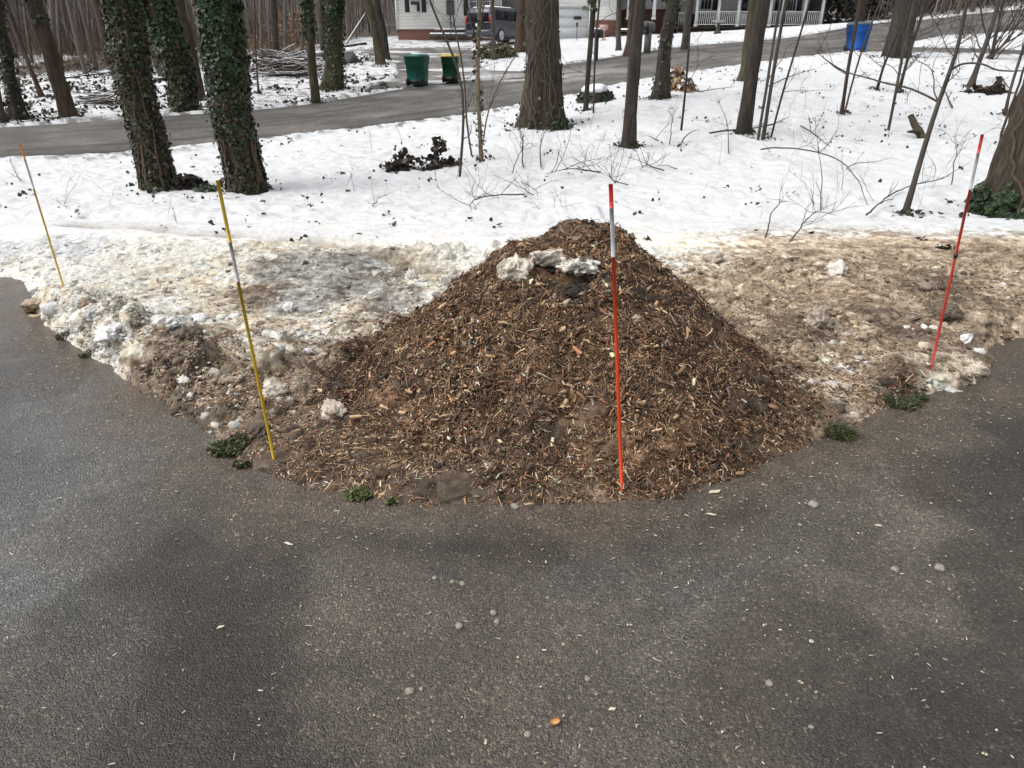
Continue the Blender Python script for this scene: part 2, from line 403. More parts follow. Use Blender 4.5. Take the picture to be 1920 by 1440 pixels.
M_road = mat_col('road_asphalt', rough=.65, bump=.8, bscale=30, bdist=.02, fine=.5, fscale=9, wet=True)
M_leafcol = mat_col('leaf', rough=.5, spec=.4)
M_ice = mat_col('ice_lump', rough=.55, bump=.5, bscale=60, bdist=.01, fine=.2, fscale=60, sss=.0)
M_stone = mat_col('stone', rough=.7, bump=.4, bscale=90, fine=.25, fscale=90)

# ------------------------------------------------------------------ ground colours
PAL = dict(S=(.66,.67,.685), C=(.66,.57,.445), T=(.35,.268,.186), B=(.12,.086,.058), G=(.27,.255,.225), M=(.060,.042,.030), D=(.088,.068,.050), W=(.75,.72,.65), K=(.19,.142,.10))
ANCH = '''0,470,S 0,505,W 60,500,W 60,450,S 150,470,S 150,420,S 250,460,W 330,470,W 300,420,S 420,420,S 500,425,S 600,425,S 420,470,W 520,470,C 600,470,C 700,440,W 800,440,W 870,450,W
120,520,W 100,560,C 60,590,C 150,600,W 200,580,C 260,600,W 300,560,W 330,620,W 150,640,C 230,660,C 240,700,K 300,680,K 300,640,C 350,690,K 400,640,C 360,520,C 430,520,C 380,560,C 470,540,K 450,590,C 430,620,B 480,640,C 520,600,C 560,560,G
500,510,G 560,500,G 620,500,G 600,540,G 680,490,G 740,500,G 680,530,G 760,480,C 850,480,W 800,520,C 840,540,W 660,570,C 720,560,G 600,620,C 560,650,C 500,680,C 560,700,T 480,720,T 420,720,T 380,760,D 330,740,D 430,790,K 520,780,K 470,840,D 560,830,B 520,870,D 620,880,B 640,920,D 750,940,D 900,950,D 1050,950,K 1200,945,K 1300,930,B 1400,890,B
1230,470,W 1300,470,C 1280,510,C 1350,500,C 1330,550,T 1420,510,T 1500,500,T 1600,500,T 1700,505,T 1850,510,T 1900,550,T 1450,560,T 1550,550,T 1650,550,T 1750,550,K 1800,600,T 1420,610,T 1500,620,K 1600,620,T 1700,610,K 1880,620,T 1480,660,T 1560,670,C 1640,660,T 1700,650,T 1850,640,K 1560,720,C 1620,740,T 1500,760,T 1560,800,D 1640,780,B 1700,710,B 1740,730,B 1760,690,C 1830,700,T 1850,670,C 1800,720,K 1880,660,K 1520,830,M 1600,820,D 1380,650,K'''
_an = [a.split(',') for a in ANCH.split()]
_axy = np.array([PZ(float(a), float(b), .1)[:2] for a, b, _ in _an]); _ac = np.array([PAL[c] for _, _, c in _an])
def verge_col(x, y, s, e, z=0.0):
    x0, y0 = x, y; x = x + 1.1 * z; y = y + 1.9 * z
    wx = x0 + .16 * (fbm(x * 4, y * 4, 61, 3) - .5) + .05 * (fbm(x * 16, y * 16, 63, 2) - .5)
    wy = y0 + .24 * (fbm(x * 4, y * 4, 62, 3) - .5) + .05 * (fbm(x * 16, y * 16, 64, 2) - .5)
    den = np.zeros(x.shape); num = np.zeros(x.shape + (3,))
    for (ax, ay), c in zip(_axy, _ac):
        w = 1.0 / ((((wx - ax)) ** 2 + ((wy - ay) * .8) ** 2) + .004) ** 2
        den += w; num += w[..., None] * np.log(c)
    lc = num / den[..., None]
    # beyond the ploughed zone the lawn snow is clean
    far = ss(0, 1, (y0 - (6.2 + .25 * (x0 > .8))) / .8 + .6 * (fbm(x * 3, y * 3, 65, 3) - .5))
    lc = lc * (1 - far[..., None]) + far[..., None] * np.log(PAL['S'])
    lum = lc.mean(-1)
    mid = ss(math.log(.78), math.log(.45), lum)                 # 0 on clean snow
    n1 = fbm(x * 6, y * 6, 71, 4) - .5; n2 = fbm(x * 26, y * 26, 72, 3) - .5; n3_ = fbm(x * 70, y * 70, 73, 2) - .5
    lc = lc + (mid * (1.5 * n1 + 1.2 * n2 + .9 * n3_ + .18))[..., None] * np.array([.9, 1.0, 1.12])
    c = np.exp(lc)
    wh = ss(.60, .70, fbm(x * 14 + 3, y * 14, 74, 3)) * ss(math.log(.12), math.log(.35), lum) * (.55 - .40 * ss(.4, 1.4, x0))
    c = c * (1 - wh[..., None]) + wh[..., None] * np.array([.69, .64, .555])
    dk = ss(.60, .68, fbm(x * 18 + 31, y * 18, 75, 3)) * mid * .6
    c = c * (1 - dk[..., None]) + dk[..., None] * np.array([.075, .055, .04])
    tr = np.exp(-(polydist(x0, y0 + .05 * (fbm(x * 5, y * 5, 66, 2) - .5), TRENCH) / .16) ** 2) * (.55 + .45 * ss(.35, .55, fbm(x * 6, y * 6, 67, 3)))
    c = c * (1 - tr[..., None] * .85) + np.array([.21, .165, .115]) * tr[..., None] * .85
    c = c * (1 + .16 * ss(math.log(.12), math.log(.5), lum) * (1 - far))[..., None]
    # the heap
    p = 1 - ss(.86, 1.24, s + .55 * (fbm(x * 4, y * 4, 76, 5) - .5))
    mc = np.array([.098, .068, .047]) * np.exp(1.5 * (fbm(x * 3, y * 3, 77, 3) - .5) + 1.4 * (fbm(x * 30, y * 30, 78, 3) - .5))[..., None]
    tan = ss(.44, .60, fbm(x * 2.3 + 4, y * 2.3, 79, 3))[..., None]
    mc = mc * (1 + tan * np.array([1.1, .8, .5]))
    c = c * (1 - p[..., None]) + p[..., None] * mc
    return np.clip(c, .01, .84), p

# ------------------------------------------------------------------ the verge: banks, heap, mud (one fine sheet cut into its things)
STEP = 0.0105
gx = np.arange(-6.6, 6.2, STEP); gy = np.arange(1.95, 7.6, STEP * 1.15)
X, Y = np.meshgrid(gx, gy)
def clod_relief(x, y, s, e, fine=True):
    p = 1 - ss(.92, 1.15, s)
    far = ss(6.0, 6.9, y)
    k = (1 - far) * ss(.0, .15, e)
    rough = .35 + .65 * ss(.42, .62, fbm(x * 1.3 + 9, y * 1.3, 21, 3))
    c1, i1 = clods(x, y, .17, 31); c2, i2 = clods(x + .07, y, .085, 32); c3, i3 = clods(x, y + .03, .042, 33)
    rough = rough * (1 - .80 * ss(-.9, -1.3, x) * ss(4.0, 4.5, y)) * (1 - .12 * ss(.3, 1.0, x))
    nb = (.85 * c1 * (i1 > .55) * (x < .6) + .55 * c2 * (i2 > .35) + .5 * c3) * rough
    nb = nb * 1.25 + .06 * (fbm(x * 5, y * 5, 34, 4) - .5) + .030 * (fbm(x * 24, y * 24, 35, 3) - .5) + .018 * np.abs(fbm(x * 60, y * 60, 135, 2) - .5)
    mp = .42 * c2 * (i2 > .5) + .5 * c3 * (i3 > .3) + .05 * (fbm(x * 4, y * 4, 36, 4) - .5) + .040 * (fbm(x * 24, y * 24, 37, 3) - .5)
    # the toe of the verge is trodden flat
    flat = np.maximum(ss(.05, .55, e), .9 * np.maximum(np.maximum(ss(.45, .2, polydist(x, y, LBANK)), ss(.4, .15, polydist(x, y, REND))), ss(-1.55, -1.8, x)))
    r = nb * (.06 + .94 * flat) * (1 - p) + mp * p * ss(.0, .2, e)
    lawn = .03 * (fbm(x * 2.5, y * 2.5, 38, 3) - .5)
    return r * k + lawn * far
def HOLLOWS(x, y):
    h = 0
    for (px, py, dep, r) in ((1030, 500, .10, .06), (1075, 535, .13, .08), (440, 615, .07, .10), (590, 665, .05, .07), (105, 560, .05, .07)):
        q = _HP[(px, py)]; h = h - dep * np.exp(-(((x - q[0]) / r) ** 2 + ((y - q[1]) / (r * 1.1)) ** 2))
    return h
def Hb(x, y): return Hbase(x, y)[0]
_HP = {k: _march(*k, Hb) for k in ((1030, 500), (1075, 535), (440, 615), (590, 665), (105, 560))}
def Hfull(x, y):
    h, e, s = Hbase(x, y)
    return h + clod_relief(x, y, s, e) + HOLLOWS(x, y)
def GV(px, py): return _march(px, py, Hfull)
Hb_, E_, S_ = Hbase(X, Y)
Z = Hb_ + clod_relief(X, Y, S_, E_) + HOLLOWS(X, Y)
edge_fade = np.minimum(np.minimum((X - gx[0]) / .3, (gx[-1] - X) / .3), (gy[-1] - Y) / .3)
Z = Z - .03 * (1 - np.clip(edge_fade, 0, 1))
C_, PM_ = verge_col(X, Y, S_, E_, Z)
wet = ss(.35, .0, E_) * .3 + .25 * ss(.12, .05, C_.mean(-1))
VC = np.concatenate([C_, wet[..., None]], -1)
NX = len(gx); idx = np.arange(X.size).reshape(X.shape)
quads = np.stack([idx[:-1, :-1], idx[:-1, 1:], idx[1:, 1:], idx[1:, :-1]], -1).reshape(-1, 4)
cx = X.ravel()[quads].mean(1); cy = Y.ravel()[quads].mean(1); ce = E_.ravel()[quads].mean(1); cp = PM_.ravel()[quads].mean(1)
keep = ce > -.13
cls = np.full(len(quads), 3)
nzb = .12 * (fbm(cx * 5, cy * 5, 81, 2) - .5)
lawnm = cy > 6.35 + .35 * (cx > .8) * 0 + nzb * 4
cls[(cx < .3)] = 0; cls[cx >= .3] = 1
mudm = ((ce + nzb) < .16) | ((cx < 1.6) & (cx > -1.5) & (cy < 3.1) & (cp < .45))
cls[mudm] = 3
cls[cp > .45] = 2
cls[lawnm & (cp < .45)] = 4
_k = ss(.02, .12, E_) * np.clip(edge_fade, 0, 1) * (1 - ss(6.0, 6.8, Y))
VX = X + _k * (.055 * (fbm(X * 7 + Z * 9, Y * 7 + Z * 5, 39, 3) - .5) + .03 * (fbm(X * 22 + Z * 40, Y * 22, 40, 2) - .5))
VY = Y + _k * (.085 * (fbm(X * 6 - Z * 9, Y * 6 + Z * 7 + 9, 41, 3) - .5) + .03 * (fbm(X * 22 + 7, Y * 22 + Z * 40, 42, 2) - .5))
V_ = np.stack([VX, VY, Z], -1).reshape(-1, 3); VCf = VC.reshape(-1, 4)
def sub(name, k, mat, **kw):
    q = quads[keep & (cls == k)]
    u, inv = np.unique(q.ravel(), return_inverse=True)
    return build(name, [(V_[u], inv.reshape(-1, 4), VCf[u])], mat, smooth=True, **kw)
sub('snow_bank', 0, M_bank, label='long low bank of ploughed white and grimy snow beside the yellow stakes', cat='snow bank')
sub('snow_bank', 1, M_bank, label='tan brown bank of sandy old snow behind the red stake with a silver band', cat='snow bank')
pile = sub('mulch_pile', 2, M_mulch, label='big brown heap of shredded wood mulch at the bend of the driveway', cat='mulch pile')
sub('mud', 3, M_mud, kind='structure')
sub('ground', 4, M_snow, kind='structure')

# ------------------------------------------------------------------ roads laid on the terrain
def resample(pts, n):
    p = np.array(pts, float); d = np.r_[0, np.cumsum(np.hypot(*np.diff(p[:, :2], axis=0).T))]
    t = np.linspace(0, d[-1], n); return np.stack([np.interp(t, d, p[:, 0]), np.interp(t, d, p[:, 1])], -1)
near_px = [(0,300),(120,295),(240,288),(480,262),(640,245),(880,215),(1040,186),(1250,143),(1400,121),(1600,98),(1700,80),(1771,67),(1920,56)]
far_px = [(0,238),(120,231),(230,222),(480,205),(590,193),(740,168),(850,151),(960,135),(1060,120),(1250,90),(1480,70),(1600,49),(1690,38),(1800,28),(1920,16)]
RN = [tuple(G(*p)[:2]) for p in near_px]; RF = [tuple(G(*p)[:2]) for p in far_px]
def ext(a, back, fwd):
    a = list(a); d0 = np.array(a[0]) - np.array(a[2]); d0 /= np.hypot(*d0); d1 = np.array(a[-1]) - np.array(a[-3]); d1 /= np.hypot(*d1)
    return [tuple(np.array(a[0]) + d0 * back)] + a + [tuple(np.array(a[-1]) + d1 * fwd)]
RN = ext(RN, 40, 25); RF = ext(RF, 40, 25)
def loft(A, B, n, m, lift, jit=.0, seed=0):
    a, b = resample(A, n), resample(B, n)
    t = np.linspace(0, 1, m)[None, :, None]
    p = a[:, None] * (1 - t) + b[:, None] * t
    z = zt(p[..., 0], p[..., 1]) + lift
    i = np.arange(n * m).reshape(n, m)
    q = np.stack([i[:-1, :-1], i[:-1, 1:], i[1:, 1:], i[1:, :-1]], -1).reshape(-1, 4)[:, ::-1]
    return p, z, q
def road_col(p, along):
    x, y = p[..., 0], p[..., 1]
    b = np.array([.115, .106, .096]) * np.exp(1.3 * (fbm(x * .8, y * .8, 91, 4) - .5) + .8 * (fbm(x * 5, y * 5, 92, 3) - .5))[..., None]
    m, k = p.shape[:2]; t = np.linspace(0, 1, k)[None, :]; al = np.arange(m)[:, None]
    for tr, w, a in ((.22, .03, .55), (.36, .02, .5), (.47, .012, .5), (.62, .025, .5), (.78, .03, .55), (.05, .05, .6), (.95, .04, .6)):
        s = np.exp(-((t - tr + .05 * (fbm(al * .05, al * 0 + tr * 9, 93, 2) - .5)) / w) ** 2) * ss(.35, .6, fbm(al * .12 + tr * 50, al * 0, 94, 3))
        b = b * (1 - a * s[..., None])
    q_ = G(900, 172); sl = ss(.50, .64, fbm(x * .9, y * 1.6, 95, 4)) * np.exp(-(((x - q_[0]) / 5) ** 2 + ((y - q_[1] - 3.0) / 2.2) ** 2)) * .75
    b = b * (1 - sl[..., None]) + .55 * sl[..., None]
    return np.concatenate([b, np.full(b.shape[:2] + (1,), .25)], -1)
p, z, q = loft(RN, RF, 420, 40, -.012)
build('road', [(np.concatenate([p, z[..., None]], -1).reshape(-1, 3), q, road_col(p, 0).reshape(-1, 4))], M_road, smooth=True, kind='structure')
ROAD_POLY = RN + RF[::-1]
DL = [tuple(G(*a)[:2]) for a in [(690,172),(700,160),(738,148),(748,135),(742,120),(712,108),(680,99),(646,94)]]
DR = [tuple(G(*a)[:2]) for a in [(1010,134),(960,133),(915,131),(898,122),(895,112),(890,102),(885,95),(880,87)]]
p, z, q = loft(DL, DR, 120, 40, -.004)
c = road_col(p, 0) * np.array([1.35, 1.38, 1.42, 1])
sn = ss(.58, .68, fbm(p[..., 0] * .5, p[..., 1] * 1.0, 97, 3))[..., None] * .8
c[..., :3] = c[..., :3] * (1 - sn) + sn * .7
build('path', [(np.concatenate([p, z[..., None]], -1).reshape(-1, 3), q, c.reshape(-1, 4))], M_road, smooth=True, kind='structure')
DRIVE_POLY = DL + DR[::-1]
BL = [tuple(G(*a)[:2]) for a in [(1640,99),(1710,100),(1815,102),(1925,104)]]; BR = [tuple(G(*a)[:2]) for a in [(1650,88),(1710,88),(1815,90),(1925,94)]]
BL, BR = ext(BL, .5, 12), ext(BR, .5, 12)
p, z, q = loft(BL, BR, 80, 8, -.004)
build('path', [(np.concatenate([p, z[..., None]], -1).reshape(-1, 3), q, road_col(p, 0).reshape(-1, 4))], M_road, smooth=True, kind='structure')
BR_POLY = BL + BR[::-1]

# ------------------------------------------------------------------ lawn, far woods floor: one sheet out to the hills
a_f = np.radians(np.arange(-47, 47.01, .2)); a_b = np.radians(np.r_[np.arange(49, 311, 6.0)])
ang = np.concatenate([a_f, a_b])
rr = [1.0]
while rr[-1] < 400:
    r_ = rr[-1]; rr.append(r_ + (max(.05, r_ * .0042) if r_ < 60 else r_ * .02))
rr = np.array([.0] + rr)
A2, R2 = np.meshgrid(ang, rr); GX, GY = R2 * np.sin(A2), R2 * np.cos(A2)
hb, e_, s_ = Hbase(GX, GY)
infront = GY > 1.5
inside = (GX > gx[0] + .15) & (GX < gx[-1] - .15) & (GY < gy[-1] - .25) & infront
GZ = np.where(e_ < -.1, -.10, zt(GX, GY) * ss(-.1, .2, e_) + .0)
GZ = np.where(GY > 7.0, zt(GX, GY), GZ)
amp = 1 - ss(40, 80, GY)
relief = .05 * (fbm(GX * .9, GY * .9, 41, 3) - .5) + .045 * (fbm(GX * 3.2, GY * 3.2, 42, 3) - .5) + .02 * (fbm(GX * 8, GY * 8, 46, 2) - .5)
dm, di = clods(GX, GY, .35, 43)
relief = relief - .13 * dm * (di > .5)
dm, di = clods(GX + .2, GY, .17, 143); relief = relief - .16 * dm * (di > .45) + .03 * (fbm(GX * 13, GY * 13, 144, 2) - .5)
ridge = .05 * np.exp(-((GY - 7.9 - .3 * np.sin(GX * .7) + .05 * GX) / .35) ** 2) * (GX < 1) + .03 * (fbm(GX * .6, GY * 4.0, 44, 3) - .5) * (1 - ss(8.5, 10, GY))
relief = (relief + ridge) * amp * ss(6.3, 7.6, GY)
onroad = inpoly(GX, GY, ROAD_POLY); rd = polydist(GX, GY, RN); rd2 = polydist(GX, GY, RF)
rdm = np.minimum(rd, rd2)
wobr = .18 * (fbm(GX * 2.2, GY * 2.2, 45, 3) - .5)
rin = np.where(onroad, rdm, -rdm) + wobr
ondr = inpoly(GX, GY, DRIVE_POLY); dd = polydist(GX, GY, DL + DR[::-1] + [DL[0]]); din = np.where(ondr, dd, -dd) + wobr
onb = inpoly(GX, GY, BR_POLY); bd = polydist(GX, GY, BL + BR[::-1] + [BL[0]]); bin_ = np.where(onb, bd, -bd) + wobr
rin = np.maximum(np.maximum(rin, din), bin_)
lip = .06 * ss(-.5, -.08, rin)
GZ = GZ + relief * (1 - ss(-.15, .05, rin)) + lip * (1 - ss(-.08, .02, rin)) - .12 * ss(-.05, .12, rin)
GZ = GZ - .08 * inside
# colour
sn = np.array(PAL['S'])
gc = np.broadcast_to(sn, GX.shape + (3,)).copy()
gc *= (1 + .06 * (fbm(GX * 1.5, GY * 1.5, 47, 3) - .5))[..., None]
woods = ss(0, 1, (GY - (33 + 5 * ss(-20, -14, GX) + 20 * ss(-13.5, -10, GX) + 8 * ss(2, 8, GX))) / 4 + 1.6 * (fbm(GX * .35, GY * .35, 48, 3) - .5))
litter = np.array([.10, .078, .064]) * np.exp(1.4 * (fbm(GX * .8, GY * .8, 49, 4) - .5))[..., None]
patch = ss(.66, .74, fbm(GX * .09 + 3, GY * .12, 50, 3)) * .8
wf = woods * (1 - patch)
gc = gc * (1 - wf[..., None]) + litter * wf[..., None]
# leaf litter showing through thin snow
lp = ss(.63, .70, fbm(GX * 5, GY * 5, 51, 3)) * ss(.5, .62, fbm(GX * .45, GY * .45, 52, 3)) * ss(9, 14, GY)
lp = np.maximum(lp, ss(.60, .68, fbm(GX * 4, GY * 4, 53, 3)) * ((GX < -4) & (GY > 17)) * .9)
lp = np.maximum(lp, ss(.52, .66, fbm(GX * 7, GY * 7, 54, 3)) * ss(.45, .1, -rin) * (rin < .0) * .9)
lp = lp * np.where(((GX < -4) & (GY > 17)) | (rin > -.45), .8, .22)
gc = gc * (1 - lp[..., None]) + lp[..., None] * np.array([.055, .047, .036])
gi = np.arange(GX.size).reshape(GX.shape)
q1 = np.stack([gi[:-1, :-1], gi[1:, :-1], gi[1:, 1:], gi[:-1, 1:]], -1).reshape(-1, 4)
q2 = np.stack([gi[:-1, -1], gi[1:, -1], gi[1:, 0], gi[:-1, 0]], -1)
build('ground', [(np.stack([GX, GY, GZ], -1).reshape(-1, 3), np.vstack([q1, q2])[:, ::-1], np.concatenate([gc, np.zeros(gc.shape[:2] + (1,))], -1).reshape(-1, 4))], M_snow, smooth=True, kind='structure')

# ------------------------------------------------------------------ wet driveway
def grid_xy(xs, ys):
    x, y = np.meshgrid(xs, ys); i = np.arange(x.size).reshape(x.shape)
    return x, y, np.stack([i[:-1, :-1], i[:-1, 1:], i[1:, 1:], i[1:, :-1]], -1).reshape(-1, 4)
xs = np.r_[np.arange(-16, -4, .12), np.arange(-4, 4, .022), np.arange(4, 16.1, .12)]; ys = np.r_[np.arange(-12, .8, .4), np.arange(.8, 4.6, .022), np.arange(4.6, 6.6, .06)]
x, y, q = grid_xy(xs, ys)
e = edge_sd(x, y)
DAS = np.array([1.74, 1.61, 1.45])
DA = '''20,620,.068,.074,.084,.8 60,720,.064,.070,.080,.85 60,900,.054,.060,.068,.7 150,800,.066,.072,.081,.85 250,860,.065,.070,.077,.75 330,960,.05,.05,.051,.5 420,1000,.028,.026,.025,.35 380,1080,.030,.028,.026,.35 430,1150,.024,.022,.021,.3 480,1230,.022,.020,.018,.25 470,1300,.022,.020,.018,.25 520,1380,.026,.023,.021,.25 400,1400,.03,.028,.026,.3 200,1000,.056,.059,.063,.5 200,1200,.054,.056,.058,.4 60,1100,.050,.055,.062,.5 60,1350,.055,.053,.05,.4
650,1000,.062,.059,.056,.45 650,1150,.066,.061,.056,.3 650,1350,.062,.057,.052,.3 850,1000,.05,.05,.05,.5 850,1150,.07,.065,.06,.35 900,1400,.062,.057,.053,.3 1050,1010,.052,.053,.056,.6 1100,1150,.068,.065,.062,.4 1050,1300,.062,.058,.053,.3 1300,1050,.066,.066,.067,.5 1300,1200,.066,.064,.062,.4 1300,1380,.06,.057,.054,.35 1450,960,.074,.072,.07,.45 1550,900,.076,.073,.071,.45 1600,1000,.07,.066,.062,.4 1690,930,.024,.021,.018,.6 1760,880,.025,.023,.021,.55 1850,800,.026,.025,.024,.55 1900,900,.023,.022,.021,.55 1860,1000,.023,.022,.021,.5 1800,1100,.030,.028,.026,.4 1650,1150,.056,.053,.05,.35 1880,1250,.029,.027,.025,.4 1600,1300,.04,.037,.034,.35 1750,1400,.026,.025,.024,.4 1500,1400,.044,.04,.036,.3 1720,810,.05,.045,.04,.5'''
da = np.array([[float(v) for v in a.split(',')] for a in DA.split()]); dxy = np.array([PZ(a, b, 0)[:2] for a, b in da[:, :2]])  # left anchors hold the bluish sheen of the sky in their base colour
wx = x + .8 * (fbm(x * 1.3, y * 1.3, 101, 5) - .5); wy = y + .8 * (fbm(x * 1.3, y * 1.3, 102, 5) - .5)
num = np.zeros(x.shape + (4,)); den = np.zeros(x.shape)
for (ax, ay), v in zip(dxy, da):
    w = 1 / ((wx - ax) ** 2 + (wy - ay) ** 2 + .02) ** 3
    num += w[..., None] * v[2:]; den += w
ac = num / den[..., None]; ac[..., :3] *= DAS
ac[..., :3] *= np.exp(.9 * (fbm(x * 1.7, y * 1.7, 103, 5) - .5) + .5 * (fbm(x * 12, y * 12, 104, 3) - .5))[..., None]
damp = ss(.535, .565, fbm(x * 1.05 + 2, y * .8, 111, 5)) * (.35 + .65 * np.maximum(ss(.9, 1.6, x), ss(-.7, -1.2, x)))
ac[..., :3] *= (1 - .30 * damp)[..., None]; ac[..., 3] = np.clip(ac[..., 3] + .22 * damp, 0, 1)
mudf = ss(-.48, -.02, e + .30 * (fbm(x * 4, y * 4, 105, 4) - .5)) * (.68 + .32 * ss(.4, .6, fbm(x * 3, y * 3, 106, 3)))
mudc = np.array([.105, .083, .064]) * np.exp(.8 * (fbm(x * 14, y * 14, 107, 3) - .5))[..., None]
ac[..., :3] = ac[..., :3] * (1 - mudf[..., None]) + mudc * mudf[..., None]
rim = np.exp(-((e + .20 + .2 * (fbm(x * 3, y * 3, 108, 4) - .5)) / .09) ** 2) * ss(-.9, -.3, x) * ss(1.5, .8, x) * ss(.3, .6, fbm(x * 2.3, y * 2.3, 110, 3))
ac[..., :3] *= (1 - .5 * rim)[..., None]
zz = -.004 + .004 * (fbm(x * 1.2, y * 1.2, 109, 2) - .5)
kq = edge_sd(x.ravel()[q].mean(1), y.ravel()[q].mean(1)) < .3
build('driveway', [(np.stack([x, y, zz], -1).reshape(-1, 3), q[kq], ac.reshape(-1, 4))], M_asph, smooth=True, kind='structure')

# ------------------------------------------------------------------ mulch and litter scattered on the surface
def surf_normal(x, y, d=.02):
    hx = (Hb(x + d, y) - Hb(x - d, y)) / (2 * d); hy = (Hb(x, y + d) - Hb(x, y - d)) / (2 * d)
    n = np.stack([-hx, -hy, np.ones_like(hx)], -1); return n / np.linalg.norm(n, axis=1)[:, None]
def zgrid(x, y):
    i = np.clip((x - gx[0]) / STEP, 0, len(gx) - 1.001); j = np.clip((y - gy[0]) / (STEP * 1.15), 0, len(gy) - 1.001)
    i0, j0 = i.astype(int), j.astype(int); fi, fj = i - i0, j - j0
    return (Z[j0, i0] * (1 - fi) + Z[j0, i0 + 1] * fi) * (1 - fj) + (Z[j0 + 1, i0] * (1 - fi) + Z[j0 + 1, i0 + 1] * fi) * fj
def strips(c, n, L, W, T, col, rg, lift=(-.25, .55), bend=.5, blunt=.3):
    m = len(c); t = rg.normal(size=(m, 3)); t -= (t * n).sum(1)[:, None] * n; t /= np.linalg.norm(t, axis=1)[:, None]
    d = t + n * rg.uniform(lift[0], lift[1], m)[:, None]; d /= np.linalg.norm(d, axis=1)[:, None]
    s0 = np.cross(n, d); s0 /= np.linalg.norm(s0, axis=1)[:, None]; u0 = np.cross(d, s0)
    th = rg.normal(0, .6, m)[:, None]; s = s0 * np.cos(th) + u0 * np.sin(th); u = np.cross(d, s)
    L, W, T = L[:, None], W[:, None], T[:, None]
    b = rg.normal(0, bend, m)[:, None] * L * .25
    tp = rg.uniform(blunt, 1, m)[:, None]
    vs = []
    for k, (q_, wq) in enumerate(((-.5, rg.uniform(blunt, 1, m)[:, None]), (0, np.ones((m, 1))), (.5, tp))):
        mid = c + d * L * q_ + (u * b if k == 1 else 0)
        vs += [mid - s * W * .5 * wq, mid + s * W * .5 * wq, mid + u * T]
    v = np.stack(vs, 1).reshape(-1, 3)
    base = (np.arange(m) * 9)[:, None]
    tri = []
    for k in (0, 3):
        for a_, b_ in ((0, 1), (1, 2), (2, 0)): tri.append(np.array([k + a_, k + b_, k + 3 + b_, k + 3 + a_]))
    f = (base[:, None, :] + np.array(tri)[None]).reshape(-1, 4)
    return (v, f, np.repeat(np.c_[col, np.ones(m)], 9, 0))
CHIPPAL = 1.78 * np.array([[.036,.023,.015],[.058,.036,.023],[.095,.058,.036],[.14,.088,.053],[.235,.15,.088],[.36,.25,.15],[.50,.39,.27],[.16,.072,.040],[.10,.085,.07]])
def chipcol(n, p, rg, x=None, y=None):
    k = rg.choice(len(CHIPPAL), n, p=np.array(p) / np.sum(p)); c = CHIPPAL[k] * np.exp(rg.normal(0, .22, n))[:, None]
    return np.clip(c, .01, .7)
rg = np.random.default_rng(11)
def pile_pts(n, smax=1.12):
    x = rg.uniform(-1.9, 2.1, n); y = rg.uniform(2.15, 5.1, n)
    _, s = pile_h(x, y); e = edge_sd(x, y)
    k = (s < smax - .30 * rg.random(n) ** 1.5) & (e > .03)
    for q_, r_ in ((_HP[(1030, 500)], .05), (_HP[(1075, 535)], .08)): k &= np.hypot(x - q_[0], (y - q_[1])) > r_ * (.5 + .7 * rg.random(n))
    return x[k], y[k]
PX, PY = pile_pts(330000)
n = len(PX); nn = surf_normal(PX, PY); base = np.stack([PX, PY, zgrid(PX, PY)], -1) + nn * rg.uniform(-.004, .016, n)[:, None]
tanf = ss(.42, .58, fbm(PX * 2.3 + 4, PY * 2.3, 79, 3)) * .8 + .25 * ss(3.0, 2.5, PY) + .3 * np.exp(-((PX + .25) ** 2 + (PY - 3.3) ** 2) / .12) - .35 * ss(.5, 1.0, PX) * ss(3.0, 3.4, PY)
L = np.exp(rg.normal(math.log(.0150), .6, n)); W = np.exp(rg.normal(math.log(.0042), .5, n)); T = W * rg.uniform(.25, .8, n)
c1 = chipcol(n, [34, 27, 17, 9, 4.5, 2.4, 1.2, 5, 2], rg); c2 = chipcol(n, [15, 16, 17, 18, 15, 9, 3.4, 10, 1], rg)
cc = np.where((rg.random(n) < tanf)[:, None], c2, c1)
o = build('wood_chips', [strips(base, nn, L, W, T, cc, rg)], M_chip, parent=pile, kind='stuff')
# broad bark flakes and long shreds on the heap
k = rg.choice(n, 2000, replace=False)
o = build('bark_flakes', [strips(base[k] + nn[k] * .006, nn[k], rg.uniform(.02, .06, 2000), rg.uniform(.010, .026, 2000), rg.uniform(.001, .003, 2000), chipcol(2000, [26, 26, 18, 10, 6, 3, 1, 5, 3], rg), rg, (-.1, .4), .5, .75)], M_chip, parent=pile, kind='stuff')
k = rg.choice(n, 3600, replace=False)
o = build('shredded_fibre', [strips(base[k] + nn[k] * .008, nn[k], rg.uniform(.03, .09, 3600), rg.uniform(.0018, .004, 3600), rg.uniform(.001, .003, 3600), chipcol(3600, [10, 12, 18, 20, 16, 10, 4, 10, 2], rg), rg, (-.1, .4), 1.2)], M_chip, parent=pile, kind='stuff')
